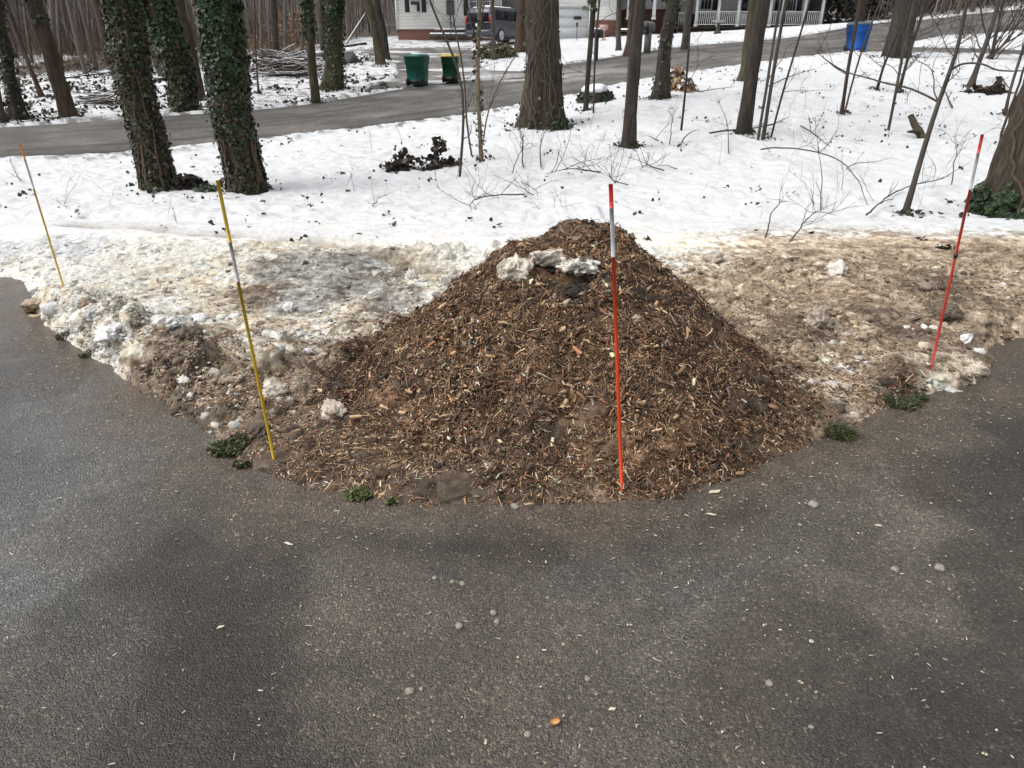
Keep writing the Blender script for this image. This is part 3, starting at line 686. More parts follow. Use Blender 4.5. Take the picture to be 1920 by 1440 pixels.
# loose litter over the banks, mud and asphalt
def scatter(n, dens, xr=(-6, 6), yr=(2.0, 6.6)):
    x = rg.uniform(*xr, n); y = rg.uniform(*yr, n); k = rg.random(n) < dens(x, y); return x[k], y[k]
def d_bank(x, y):
    e = edge_sd(x, y); s = pile_h(x, y)[1]
    d = .95 * np.exp(-np.clip(s - 1, 0, 9) / .30) + .16 * ss(.5, 1.5, x) * ss(6.0, 5.2, y) + .035 * ss(1, -1, x) * ss(5.2, 4.2, y) + .95 * ss(.7, .15, e) * ss(-2.1, -1.4, x) * ss(2.4, 1.6, x)
    return d * (e > -.04) * ss(6.4, 5.4, y)
bx, by = scatter(360000, d_bank)
m = len(bx); nb = surf_normal(bx, by); bb = np.stack([bx, by, zgrid(bx, by)], -1) + nb * .003
build('wood_litter', [strips(bb, nb, np.exp(rg.normal(math.log(.022), .5, m)), np.exp(rg.normal(math.log(.0045), .4, m)), rg.uniform(.001, .003, m), chipcol(m, [12, 16, 18, 16, 14, 10, 5, 6, 3], rg), rg, (-.1, .3))], M_chip, kind='stuff',
      label='loose wood shreds strewn over the mud and the dirty snow banks', cat='wood litter')
gxs = rg.uniform(-3.2, 3.4, 40000); gys = rg.uniform(1.0, 4.6, 40000); ee = edge_sd(gxs, gys)
k = (ee < -.03) & (rg.random(40000) < .045 + .30 * np.exp(ee / .25) + .06 * ss(-.5, 1, gxs)); gxs, gys = gxs[k], gys[k]; m = len(gxs)
up = np.tile([0, 0, 1.0], (m, 1))
gcol = np.where((rg.random(m) < .6)[:, None], np.array([.50, .46, .38]), np.array([.22, .18, .13])) * np.exp(rg.normal(0, .3, m))[:, None]
build('grit', [strips(np.c_[gxs, gys, np.full(m, .001)], up, np.exp(rg.normal(math.log(.0075), .5, m)), np.exp(rg.normal(math.log(.0035), .35, m)), rg.uniform(.001, .003, m), np.clip(gcol, 0, .75), rg, (-.05, .05), .2)], M_chip, kind='stuff',
      label='pale grit and tiny wood slivers sprinkled over the wet asphalt', cat='grit')

# ------------------------------------------------------------------ trees
B_dark = mat_bark('bark_dark', (.020,.017,.014), (.050,.042,.035), (.112,.097,.083))
B_brown = mat_bark('bark_brown', (.026,.019,.014), (.070,.051,.038), (.14,.107,.083))
B_moss = mat_bark('bark_mossy', (.026,.023,.014), (.075,.064,.042), (.15,.13,.095), moss=(.060,.062,.026))
B_grey = mat_bark('bark_grey', (.035,.030,.026), (.085,.073,.062), (.17,.15,.13))
B_pale = mat_bark('bark_pale', (.09,.066,.045), (.22,.17,.12), (.36,.29,.22), scale=2.0)
B_far = mat_bark('bark_far_hazed', (.09,.076,.069), (.14,.119,.108), (.20,.175,.16), scale=.6)  # paler than the near barks: distance haze put into the colour
B_oak = mat_bark('bark_oak', (.026,.020,.015), (.070,.056,.043), (.155,.13,.104), moss=(.062,.060,.034), mossk=.3, scale=1.3)
M_twig = mat_plain('twig_bark', (.060,.047,.038), .85, noise=.35, nscale=20)
M_twigr = mat_plain('twig_bark_brown', (.085,.058,.042), .85, noise=.35, nscale=20)
def smooth_path(pts, n):
    p = np.array(pts, float); d = np.r_[0, np.cumsum(np.linalg.norm(np.diff(p, axis=0), axis=1))]
    t = np.linspace(0, d[-1], n); q = np.stack([np.interp(t, d, p[:, i]) for i in range(3)], -1)
    if len(pts) > 2:
        k = max(1, n // (len(pts) * 3))
        for _ in range(k):
            q[1:-1] = (q[:-2] + 2 * q[1:-1] + q[2:]) / 4
    return q
def limbs(p0, d0, L, r, depth, rg, out, spread=.7, up=.15):
    n = 6; p = [np.array(p0, float)]; d = np.array(d0, float); d /= np.linalg.norm(d)
    for k in range(n):
        d = d + rg.normal(0, .13, 3) + np.array([0, 0, up * .15]); d /= np.linalg.norm(d)
        p.append(p[-1] + d * L / n)
    out.append(tube(p, np.linspace(r, r * .45, n + 1), max(3, min(8, int(r * 120)))))
    if depth:
        for k in range(rg.integers(2, 5)):
            i = rg.integers(2, n + 1); dd = d + rg.normal(0, spread, 3); dd[2] += up
            limbs(p[i], dd, L * rg.uniform(.45, .75), r * .5, depth - 1, rg, out, spread, up)
def leaves(c, n, size, rg, fold=.35, droop=.3):
    """folded four-cornered leaf blades"""
    m = len(c); t = rg.normal(size=(m, 3)); t[:, 2] -= droop; t -= .6 * (t * n).sum(1)[:, None] * n; t /= np.linalg.norm(t, axis=1)[:, None]
    s = np.cross(n, t); s /= np.linalg.norm(s, axis=1)[:, None]; u = np.cross(t, s); z = np.broadcast_to(np.asarray(size), (m,))[:, None]
    v = np.stack([c, c + t * z * .45 + s * z * .5 + u * z * fold * .5, c + t * z * 1.05, c + t * z * .45 - s * z * .5 + u * z * fold * .5, c + t * z * .2 + s * z * .42 + u * z * .1, c + t * z * .2 - s * z * .42 + u * z * .1], 1).reshape(-1, 3)
    b = (np.arange(m) * 6)[:, None]
    f = np.vstack([b + np.array([[0, 4, 1, 2]]), b + np.array([[0, 2, 3, 5]])])
    return v, f
IVYPAL = np.array([[.016,.034,.013],[.022,.048,.018],[.032,.062,.024],[.046,.078,.032],[.034,.040,.018],[.055,.045,.025],[.075,.055,.035]])
def ivy(path, rad, n, rg, zr=(0, 1), dens=None, size=(.05, .095), off=(.01, .14), pal=(20, 26, 24, 12, 8, 4, 2), low=0.0, kthr=.36):
    t = zr[0] + (zr[1] - zr[0]) * rg.random(n)
    if dens is not None:
        k = rg.random(n) < dens(t); t = t[k]
    m = len(t); a = rg.uniform(0, 2 * math.pi, m)
    # ivy grows in clumps with bare bark between
    keep = fbm(a * 1.6 + 10, t * 14, int(rg.integers(1, 99)), 3) > kthr
    t, a = t[keep], a[keep]; m = len(t)
    i = t * (len(path) - 1); i0 = np.clip(i.astype(int), 0, len(path) - 2); fr = (i - i0)[:, None]
    c = path[i0] * (1 - fr) + path[i0 + 1] * fr; r = rad[i0] * (1 - fr[:, 0]) + rad[i0 + 1] * fr[:, 0]
    d = np.stack([np.cos(a), np.sin(a), np.zeros(m)], -1)
    bulge = .35 + 1.9 * fbm(a * 1.3, t * 11, 5, 3) ** 2 + 1.2 * (rg.random(m) < .05)
    pos = c + d * (r + rg.uniform(off[0], off[1], m) * bulge)[:, None]
    nrm = d + rg.normal(0, .45, (m, 3)) + np.array([0, 0, .45]); nrm /= np.linalg.norm(nrm, axis=1)[:, None]
    v, f = leaves(pos, nrm, size[0] * .8 + (size[1] * 1.25 - size[0] * .8) * rg.random(m) ** 1.8, rg)
    k = rg.choice(len(IVYPAL), m, p=np.array(pal) / sum(pal)); kl = rg.choice(len(IVYPAL), m, p=np.array([8, 6, 3, 1, 22, 30, 30]) / 100)
    k = np.where(rg.random(m) < ss(low + .12, low - .12, t) * .85, kl, k) if low else k; col = IVYPAL[k] * np.exp(rg.normal(0, .3, m))[:, None]
    return v, f, np.repeat(np.c_[col, np.ones(m)], 6, 0)
def stems_on(path, rad, n, rg, top):
    out = []
    for k in range(n):
        a = rg.uniform(0, 6.28); m = 30; ts = np.linspace(0, top * rg.uniform(.6, 1), m); aa = a + np.cumsum(rg.normal(0, .10, m))
        i = ts * (len(path) - 1); i0 = np.clip(i.astype(int), 0, len(path) - 2); fr = (i - i0)[:, None]
        c = path[i0] * (1 - fr) + path[i0 + 1] * fr; r = rad[i0] * 1.05 + .012
        out.append(tube(c + np.stack([np.cos(aa), np.sin(aa), aa * 0], -1) * r[:, None], np.linspace(.018, .008, m), 5))
    return out
TREE_N = [0]; BASES = []
def tree(label, pts, w0, w1, bark, Yoff=0.0, cat='tree', flare=1.0, ivy_n=0, ivy_pal=None, ivy_z=(0, 1), group=None, height=9.0, name='tree', crown=True, twigs=0, seg=None, rough=.08, ivy_size=(.05,.095), ivy_dens=None, ivy_off=(.01,.14), nstem=0, base=None, low=0.0, kthr=.36):
    """pts: photo places of the trunk axis, foot first; w0/w1: trunk width in photo pixels at foot (above the flare) and at the last place"""
    TREE_N[0] += 1; sd = TREE_N[0]; rg = np.random.default_rng(100 + sd)
    b = G(*pts[0]) if base is None else np.array(base, float); Yd = b[1] + Yoff
    if Yoff: b = np.array([P(pts[0][0], pts[0][1], Yd)[0], Yd, zt(P(pts[0][0], pts[0][1], Yd)[0], Yd)])
    w = [P(*p, Yd) for p in pts]; w[0] = b + np.array([0, 0, -.12])
    k = float(np.linalg.norm(P(pts[0][0] + 1, pts[0][1], Yd) - P(pts[0][0], pts[0][1], Yd)))
    k1 = float(np.linalg.norm(P(pts[-1][0] + 1, pts[-1][1], Yd) - P(pts[-1][0], pts[-1][1], Yd)))
    r0, r1 = w0 * k / 2, w1 * k1 / 2
    d = w[-1] - w[-2] if len(w) > 1 else np.array([0, 0, 1.]); d /= np.linalg.norm(d)
    zl = w[-1][2]; H = b[2] + height
    if zl < H: w.append(w[-1] + d * (H - zl) / max(d[2], .3)); 
    L = np.linalg.norm(w[-1] - w[0]); n = int(np.clip(L / .12, 14, 90)) if r0 > .04 else int(np.clip(L / .2, 12, 40))
    path = smooth_path(w, n) - b
    tt = np.linspace(0, 1, n); zrel = path[:, 2]
    ztop = max(zl - b[2], .3)
    rad = np.interp(zrel, [0, ztop, height + .3], [r0, r1, r1 * .55])
    fl = 1 + flare * np.exp(-np.maximum(zrel, 0) / (2.2 * r0 + .05)) * (r0 > .03)
    path[:, :2] += (fbm(zrel * .8 + sd, zrel * 0 + 3, sd, 3) - .5)[:, None] * r0 * .5
    sg = seg or int(np.clip(r0 * 140, 6, 40))
    lob = rg.integers(4, 7)
    def bump(i, a):
        z = zrel[i.ravel()][:, None]
        ridg = np.abs(2 * fbm(a * sg / 5 + 20 + .8 * fbm(z * 2, a * 2, sd, 2), z * 1.6 + 0 * a, sd + 3, 3) - 1)
        lump_ = fbm(np.cos(a) * 1.3 + 5, np.sin(a) * 1.3 + z * 1.2, sd + 7, 3) - .5
        return (1 + rough * (ridg - .35) * 2 + .18 * lump_) * (1 + (fl[i] - 1) * (.75 + .45 * np.cos(a * lob + sd)))
    root = empty(name, b, label=label, cat=cat, group=group)
    if r0 > .03 and b[1] < 30: BASES.append((b, r0 * (1 + flare)))
    build('trunk', [tube(path, rad, sg, bump=bump)], bark, parent=root, smooth=True)
    if crown and height > 5:
        out = []
        for kk in range(5):
            i = int(n * rg.uniform(.72, .99)); dd = rg.normal(0, .7, 3); dd[2] = abs(dd[2]) + .3
            limbs(path[i], dd, rg.uniform(1.6, 3.0), max(rad[i] * .4, .012), 1, rg, out)
        build('crown', out, bark if bark is not B_pale else M_twig, parent=root, smooth=True)
    if twigs:
        out = []
        for kk in range(twigs):
            i = int(n * rg.uniform(.12, .6)); dd = rg.normal(0, .8, 3); dd[2] = abs(dd[2]) * .7 + .2
            limbs(path[i], dd, rg.uniform(.35, 1.0), max(rad[i] * .4, .004), 2, rg, out)
        build('crown', out, M_twig, parent=root, smooth=True)
    if ivy_n:
        ps = [ivy(path, rad * fl, ivy_n, rg, (ivy_z[0] * min(1, 6.2 / height), ivy_z[1] * min(1, 6.2 / height)), ivy_dens, ivy_size, ivy_off, ivy_pal or (20, 26, 24, 12, 8, 4, 2), low, kthr)]
        build('ivy', ps, M_leafcol, parent=root)
    if nstem:
        build('ivy_stem', stems_on(path, rad * fl, nstem, rg, .45), M_twigr, parent=root, smooth=True)
    return root
DULL = (34, 16, 4, 0, 18, 14, 14)
# the two great ivy trees on the lawn
tree('thick leaning trunk wrapped in ivy on the lawn, with brown dead ivy below', [(299,352),(268,200),(226,0)], 48, 54, B_brown, flare=.2, ivy_n=62000, nstem=22, height=8, low=.30, kthr=.27, ivy_dens=lambda t: .40 + .60 * ss(.18, .42, t * 8 / 6.2), ivy_off=(.0,.045), ivy_size=(.022,.05))
tree('thick trunk covered in green ivy on the lawn beside the top of a yellow stake', [(458,356),(437,200),(415,0)], 52, 66, B_brown, flare=.25, ivy_n=80000, nstem=18, height=8, low=.16, kthr=.27, ivy_dens=lambda t: .55 + .45 * ss(.15, .4, t * 8 / 6.2), ivy_off=(.0,.045), ivy_size=(.022,.05))
# across the road, from the left
tree('brown trunk at the photo edge beside the far verge of the road', [(3,229),(-14,150),(-45,0)], 15, 14, B_brown)
tree('dark ivy streaked trunk leaning toward the photo edge across the road', [(33,223),(14,120),(-6,20)], 20, 22, B_dark, ivy_n=1600, ivy_pal=DULL, ivy_off=(.0,.06))
tree('reddish brown bare trunk standing at the far edge of the road', [(127,219),(92,95),(66,0)], 26, 28, B_brown, flare=.25, ivy_n=900, ivy_z=(.35,1), ivy_pal=DULL, ivy_off=(.0,.07))
tree('slim brown tree with a small root flare between the ivy streaked and reddish trunks', [(79,182),(62,140),(35,70),(10,0)], 8, 8, B_brown)
tree('brown trunk showing just behind the big ivy tree with the brown foot', [(234,190),(212,110),(190,30)], 14, 16, B_brown, flare=.3)
tree('tan brown trunk glimpsed between two ivy covered trunks', [(309,150),(296,100),(270,30)], 26, 24, B_grey, flare=.1)
tree('ivy clad trunk at the far road edge between the two big lawn trees', [(349,208),(328,110),(295,0)], 36, 44, B_brown, flare=.2, ivy_n=19000, low=.15, kthr=.3, ivy_off=(.0,.12), nstem=6, ivy_dens=lambda t: .55 + .45 * ss(.1, .4, t))
tree('brown leaning trunk touching the ivy clad trunk at the far road edge', [(374,186),(356,90),(334,0)], 20, 22, B_brown, flare=.2)
tree('pale snow flecked double stem beside the ivy tree with the green foot', [(390,150),(378,80),(360,0)], 5, 5, B_pale, flare=.2, crown=False)
tree('slim sapling in the snow just beyond the road past the green ivy tree', [(484,175),(480,110),(477,20)], 3.5, 3, M_twig, twigs=5, cat='sapling', name='sapling_tree', height=4)
tree('slim dark trunk in front of the orange leaved undergrowth', [(517,120),(517,60),(514,0)], 11, 10, B_dark)
tree('narrow upright trunk with ivy at the very edge of the road', [(592,192),(584,100),(579,0)], 17, 15, B_moss, flare=.2, ivy_n=3400, ivy_z=(.3,1), ivy_off=(.0,.06))
tree('very dark straight trunk behind the snowy brush pile', [(606,105),(606,50),(605,0)], 11, 12, B_dark, flare=.2)
tree('ivy covered trunk with a wide flared foot beside the grey boulder', [(622,166),(626,90),(631,0)], 29, 30, B_moss, flare=.6, ivy_n=8500, ivy_off=(.0,.07), ivy_dens=lambda t: .35 + .65 * ss(.12, .35, t))
tree('greenish mossy trunk at the corner of the neighbour driveway', [(714,120),(704,60),(689,0)], 17, 16, B_moss, flare=.3)
tree('dark brown trunk crossing close behind the mossy corner trunk', [(726,112),(717,55),(706,0)], 14, 12, B_dark, flare=.25)
tree('slim grey trunk rising in front of the parked grey car', [(926,112),(925,60),(923,0)], 8, 8, B_grey, flare=.5)
tree('brown trunk half hidden behind the thickest lawn tree, near the car', [(977,98),(979,50),(980,0)], 21, 19, B_brown, flare=.3)
tree('dark trunk showing behind the other side of the thickest lawn tree', [(1040,125),(1042,60),(1043,0)], 12, 12, B_dark, flare=.4)
# middle lawn
tree('thickest bare trunk on the lawn with flared roots and flecks of ivy', [(1017,236),(1016,150),(1013,0)], 58, 56, B_oak, flare=.5, rough=.16, ivy_n=5200, ivy_pal=DULL, ivy_off=(.0,.05), ivy_size=(.03,.06), nstem=12, ivy_dens=lambda t: .25 + .75 * ss(.25, .5, t) + .7 * ss(.06, .0, t))
tree('thin crooked trunk with ivy tufts in front of the garage door', [(1098,208),(1103,120),(1111,40),(1113,0)], 9, 11, B_dark, flare=.6, ivy_n=900, ivy_z=(.35, 1), ivy_off=(.0,.09))
tree('thin sapling close beside the crooked trunk with ivy tufts', [(1113,212),(1114,150),(1117,80),(1124,0)], 4, 4, M_twig, twigs=6, cat='sapling', name='sapling_tree', height=5)
tree('dark straight trunk with no ivy in the middle of the lawn', [(1180,276),(1189,120),(1200,0)], 23, 22, B_dark, flare=.45)
tree('brown trunk with a wide root flare behind the straight dark lawn trunk', [(1181,104),(1184,60),(1187,0)], 15, 14, B_brown, flare=.8)
tree('slim grey trunk in the snow in front of the brick porch wall', [(1160,94),(1160,50),(1161,0)], 9, 9, B_grey, flare=.5)
tree('rough flared trunk with the orange leaved shrub at its foot', [(1238,184),(1246,90),(1263,0)], 24, 23, B_dark, flare=.7, ivy_n=700, ivy_pal=DULL, ivy_off=(.0,.05))
tree('small trunk across the road in front of the porch railing corner', [(1282,92),(1288,45),(1294,0)], 12, 15, B_grey, flare=.25)
tree('thin wavy sapling with knobbly bark rising from a dark snow hole', [(1277,245),(1287,150),(1292,80),(1297,0)], 4.5, 4, B_dark, twigs=3, cat='sapling', name='sapling_tree', height=6)
tree('lighter trunk right behind the dark trunk before the porch', [(1397,152),(1404,80),(1414,0)], 18, 17, B_moss, flare=.5)
tree('dark trunk standing on the lawn in front of the porch railing', [(1393,250),(1414,100),(1431,0)], 24, 27, B_dark, flare=.35)
tree('thin bare sapling nearest to the dark porch trunk, first of three slanting stems', [(1421,262),(1438,160),(1450,80),(1464,0)], 5.5, 5, B_grey, twigs=2, cat='sapling', name='sapling_tree', height=6)
tree('middle one of three slanting bare stems beside the dark porch trunk', [(1430,260),(1449,140),(1463,60),(1474,0)], 7, 6, B_grey, twigs=2, cat='sapling', name='sapling_tree', height=6)
tree('thinnest and most slanting of the three bare stems beside the dark porch trunk', [(1445,254),(1468,170),(1496,80),(1519,0)], 4, 3.5, B_dark, twigs=2, cat='sapling', name='sapling_tree', height=6)
tree('slim brown stem crossing in front of the blue bin', [(1578,213),(1590,130),(1603,60),(1613,0)], 6, 7, B_brown, twigs=4, cat='sapling', name='sapling_tree', height=6)
tree('thin stem slanting away from the foot of the stem before the blue bin', [(1582,214),(1602,140),(1627,60),(1652,0)], 3.5, 3, M_twig, twigs=4, cat='sapling', name='sapling_tree', height=5)
tree('dark trunk showing behind the top of the blue bin', [(1612,72),(1614,40),(1618,0)], 12, 13, B_dark)
tree('big dark trunk with flared roots between the blue bin and the bushes', [(1681,107),(1691,50),(1702,0)], 38, 36, B_dark, flare=.45)
tree('pale thin sapling standing alone on the open snow slope', [(1666,243),(1681,165),(1697,80),(1715,0)], 5, 5, B_grey, twigs=5, cat='sapling', name='sapling_tree', height=6)
tree('dark sapling just behind the pale thin sapling on the slope', [(1684,173),(1702,110),(1722,50),(1738,0)], 5.5, 5, B_dark, twigs=8, cat='sapling', name='sapling_tree', height=5)
tree('small dark sapling in front of the big flared trunk near the blue bin', [(1644,168),(1656,125),(1672,88),(1700,20)], 5, 3, B_dark, twigs=6, cat='sapling', name='sapling_tree', height=4)
tree('slanting sapling with a fork at the edge of the shrubs', [(1818,163),(1836,115),(1850,80),(1866,30),(1872,0)], 9, 8, B_grey, twigs=6, cat='sapling', name='sapling_tree', height=5)
tree('grey sapling by the photo edge above the ivy footed tree', [(1885,216),(1893,170),(1906,130),(1922,80),(1950,0)], 5.5, 5, B_grey, twigs=5, cat='sapling', name='sapling_tree', height=5)
tree('thick leaning trunk with ivy round its foot behind the red stake', [(1903,398),(1920,320),(1945,235),(1970,160),(1992,95)], 98, 92, B_oak, flare=.28, rough=.14, ivy_n=3600, ivy_z=(0, .07), ivy_off=(.0,.05), ivy_dens=lambda t: ss(.07, .01, t), nstem=8, height=7, ivy_size=(.035,.075))
# multi stemmed clump with a pale trunk, middle left of the lawn
tree('pale barked young tree with a dark mossy foot at the middle of the lawn', [(902,300),(900,240),(896,160),(897,60),(901,0)], 9, 8, B_pale, flare=.5, ivy_n=500, ivy_z=(.05, .8), ivy_off=(.0,.05), ivy_size=(.03,.06), ivy_pal=DULL, twigs=3, height=6)
tree('thin dark stem slanting past the green bins toward the house', [(860,332),(869,240),(868,170),(859,130),(840,80),(812,20),(800,-20)], 6, 4, M_twig, twigs=5, cat='sapling', name='sapling_tree', height=4.5)
tree('curving stem between the slanting dark stem and the pale young tree', [(886,292),(875,235),(873,170),(866,110),(852,50),(846,0)], 4, 3, M_twigr, twigs=6, cat='sapling', name='sapling_tree', height=4.5)
tree('wiry stem leaning away from the foot of the pale young tree', [(906,256),(912,220),(925,180),(944,140),(972,95)], 3.5, 2, M_twigr, twigs=4, cat='sapling', name='sapling_tree', height=2.6)
# leaning sapling with long side arms
r = tree('leaning bare sapling with long sideways arms in front of the red stake', [(1695,402),(1715,340),(1736,265),(1760,190),(1783,130),(1801,80),(1813,0)], 11, 6, B_grey, flare=.5, cat='sapling', name='sapling_tree', height=4.2, crown=False)
_b = np.array(r.location); Yd = _b[1]
arms = [([(1760,192),(1735,178),(1700,163),(1660,157),(1630,146),(1590,138),(1560,120),(1541,106)], 4, 1.2), ([(1590,140),(1570,128),(1548,112),(1530,96)], 2, 1), ([(1758,188),(1750,170),(1752,150),(1746,128),(1730,118),(1710,110)], 2.5, 1),
        ([(1785,130),(1800,120),(1822,118),(1845,120),(1868,132),(1900,134),(1940,130)], 4, 1.5), ([(1801,82),(1818,70),(1838,62)], 2, 1), ([(1775,155),(1790,142),(1806,124)], 2, .8), ([(1791,108),(1778,95),(1770,78),(1764,60)], 2.5, 1), ([(1764,60),(1752,40),(1740,20)], 1.6, .8)]
out = []
for k, (ps, wa, wb) in enumerate(arms):
    w = smooth_path([P(a, c, Yd - .10 * i * (1 if k % 2 else -1)) for i, (a, c) in enumerate(ps)], 18) - _b; out.append(tube(w, np.linspace(wa, wb, 18) * .0031, 5))
    rg = np.random.default_rng(k)
    for q in range(4): limbs(w[rg.integers(4, 17)], rg.normal(0, 1, 3) + [0, 0, .6], rg.uniform(.15, .4), .004, 1, rg, out)
build('crown', out, M_twig, parent=r, smooth=True)
# far trunks one can tell apart but hardly describe
FT = [(104,132,96,0,12),(115,128,108,0,9),(160,138,126,0,11),(180,128,150,0,10),(200,122,176,0,9),(150,128,140,0,5),(170,118,164,0,5),(60,118,44,0,8),(20,128,2,0,9),(430,120,428,0,7),(490,122,488,0,9),(505,112,504,0,6),(535,112,536,0,10),(550,100,548,0,7),(566,104,566,0,8),(640,72,640,0,4),(655,70,654,0,5),(668,72,667,0,4),(680,60,678,0,4),(1568,40,1574,0,6),(1590,34,1596,0,8),(1640,32,1648,0,7),(1660,30,1670,0,8),(1750,22,1756,0,7),(1790,18,1797,0,9),(1840,16,1848,0,7),(1890,12,1900,0,9)]
for bx_, by_, tx_, ty_, w_ in FT:
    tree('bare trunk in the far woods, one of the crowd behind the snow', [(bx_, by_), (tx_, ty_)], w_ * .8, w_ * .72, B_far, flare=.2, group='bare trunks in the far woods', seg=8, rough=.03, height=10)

# distant woods: a mass of trunks, twigs and undergrowth nobody could count
rg = np.random.default_rng(5)
def woods(n, yr, xfun, rr_, hr, seed, skip):
    x = rg.uniform(-1, 1, n); y = rg.uniform(*yr, n); x = xfun(x, y); k = ~skip(x, y); x, y = x[k], y[k]; n = len(x)
    z = zt(x, y) - .2; h = rg.uniform(*hr, n); r = np.exp(rg.uniform(math.log(rr_[0]), math.log(rr_[1]), n)); sl = .04 if rr_[1] > .1 else (.14 if rr_[1] > .02 else .4); lx, ly = rg.normal(0, sl, n), rg.normal(0, sl, n)
    lv = []
    for t in (0, .5, 1):
        for a in range(4): lv.append(np.stack([x + lx * h * t + r * (1 - .5 * t) * math.cos(a * 1.571), y + ly * h * t + r * (1 - .5 * t) * math.sin(a * 1.571), z + h * t], -1))
    v = np.stack(lv, 1).reshape(-1, 3); b = (np.arange(n) * 12)[:, None]
    f = np.vstack([b + np.array([[k_ * 4 + a, k_ * 4 + (a + 1) % 4, k_ * 4 + 4 + (a + 1) % 4, k_ * 4 + 4 + a]]) for k_ in (0, 1) for a in range(4)])
    return v, f, n
def keep_out(x, y):  # house yard and road stay open
    return ((x > -11 - (y - 45) * .2) & (x < 27) & (y < 64)) | inpoly(x, y, ROAD_POLY) | (polydist(x, y, RF) < 2) | (polydist(x, y, RN) < 2)
HAZE_FARPAL = 2.1 * np.array([[.062,.052,.047],[.080,.068,.062],[.10,.088,.080],[.050,.041,.036],[.12,.105,.095]])  # lightened so the haze over the far woods sits in the colour
def wcol(n, k, pal=HAZE_FARPAL): return np.repeat(np.c_[pal[rg.integers(0, len(pal), n)] * np.exp(rg.normal(0, .2, n))[:, None], np.ones(n)], k, 0)
fan = lambda x, y: x * y * .95
v1, f1, n1 = woods(1100, (46, 105), fan, (.06, .22), (9, 15), 1, keep_out)
v2, f2, n2 = woods(5000, (42, 95), fan, (.012, .05), (3, 10), 2, keep_out)
M_woods = mat_col('woods', rough=.95, spec=.1)
v4, f4, n4 = woods(9000, (45, 95), fan, (.006, .014), (2, 7), 4, keep_out)
build('distant_woods', [(v1, f1, wcol(n1, 12)), (v2, f2, wcol(n2, 12)), (v4, f4, wcol(n4, 12, HAZE_FARPAL * 1.25))], M_woods, kind='stuff', label='grey brown mass of bare distant woods behind the snow and the house', cat='woods')
v3, f3, n3b = woods(11000, (34, 60), fan, (.005, .013), (.5, 2.4), 3, keep_out)
BR = np.array([[.10,.066,.048],[.085,.062,.05],[.13,.082,.052],[.07,.055,.045]])
build('undergrowth', [(v3, f3, wcol(n3b, 12, BR))], M_woods, kind='stuff', label='reddish brown leafless undergrowth along the edge of the far woods', cat='undergrowth')
# beech leaves still hanging in the undergrowth, and the dark evergreen wall beyond the porch
def leafcloud(name, centres, n, rad, size, pal, label, cat, mat=None, kind='stuff', parent=None):
    cs = np.array(centres); i = rg.integers(0, len(cs), n); d = rg.normal(size=(n, 3)); d /= np.linalg.norm(d, axis=1)[:, None]
    p = cs[i] + d * (rg.random(n) ** .4)[:, None] * np.array(rad)
    nn_ = rg.normal(size=(n, 3)) + [0, 0, .5]; nn_ /= np.linalg.norm(nn_, axis=1)[:, None]
    v, f = leaves(p, nn_, rg.uniform(*size, n), rg)
    pl = np.array(pal); c = pl[rg.integers(0, len(pl), n)] * np.exp(rg.normal(0, .35, n))[:, None]
    return build(name, [(v, f, np.repeat(np.c_[c, np.ones(n)], 6, 0))], M_leafcol, kind=kind, label=label, cat=cat, parent=parent)
ORANGE = [[.20,.085,.035],[.26,.13,.055],[.15,.075,.04],[.30,.19,.09]]
leafcloud('beech_leaves', [P(530, 60, 42), P(545, 40, 44), P(520, 90, 40), P(556, 90, 41), P(490, 90, 42)], 1500, (1.0, .9, .8), (.06, .13), ORANGE, 'dry orange leaves hanging in the undergrowth behind the brush pile', 'leaves')
ev = [np.array([x_, y_, zt(x_, y_) + h_]) for x_, y_ in [(20.5,60),(23,62),(25,60.5),(27.5,63),(29.5,61),(32,64),(35,66),(38,69),(41,70),(44,72),(48,75),(52,76)] for h_ in (1.2, 3.0, 5.0)]
ev = [e for e in ev if not (polydist(np.array([e[0]]), np.array([e[1]]), RF)[0] < 1.5)]
leafcloud('evergreen_thicket', ev, 26000, (2.2, 1.6, 1.6), (.14, .32), [[.030,.030,.022],[.042,.040,.028],[.055,.050,.038],[.028,.026,.022]], 'dark evergreen thicket rising behind the end of the porch and the upper road', 'thicket')

# ------------------------------------------------------------------ the white house
def hz(py, Y): return P(960, py, Y)[2]
def hx(px, py, Y): return P(px, py, Y)[0]
M_side = mat_plain('white_siding', (.80,.80,.775), .55, noise=.05, nscale=.8)
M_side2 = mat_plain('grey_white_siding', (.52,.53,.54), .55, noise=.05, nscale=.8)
M_white = mat_plain('white_paint', (.78,.78,.77), .45, noise=.03)
M_doorw = mat_plain('garage_door_paint', (.60,.62,.63), .5, noise=.04)
M_glass = mat_plain('window_glass', (.05,.06,.07), .12, noise=.2, nscale=2)
M_shut = mat_plain('shutter_black', (.022,.022,.024), .5)
M_meter = mat_plain('meter_grey', (.085,.095,.095), .5, noise=.15, nscale=6)
M_roof = mat_plain('roof_shingle', (.07,.065,.06), .9, noise=.3, nscale=6)
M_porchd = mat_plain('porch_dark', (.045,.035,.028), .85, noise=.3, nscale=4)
M_curt = mat_plain('curtain', (.16,.17,.19), .8, noise=.25, nscale=9)
M_blk = mat_plain('black_plastic', (.012,.012,.013), .5, noise=.2)
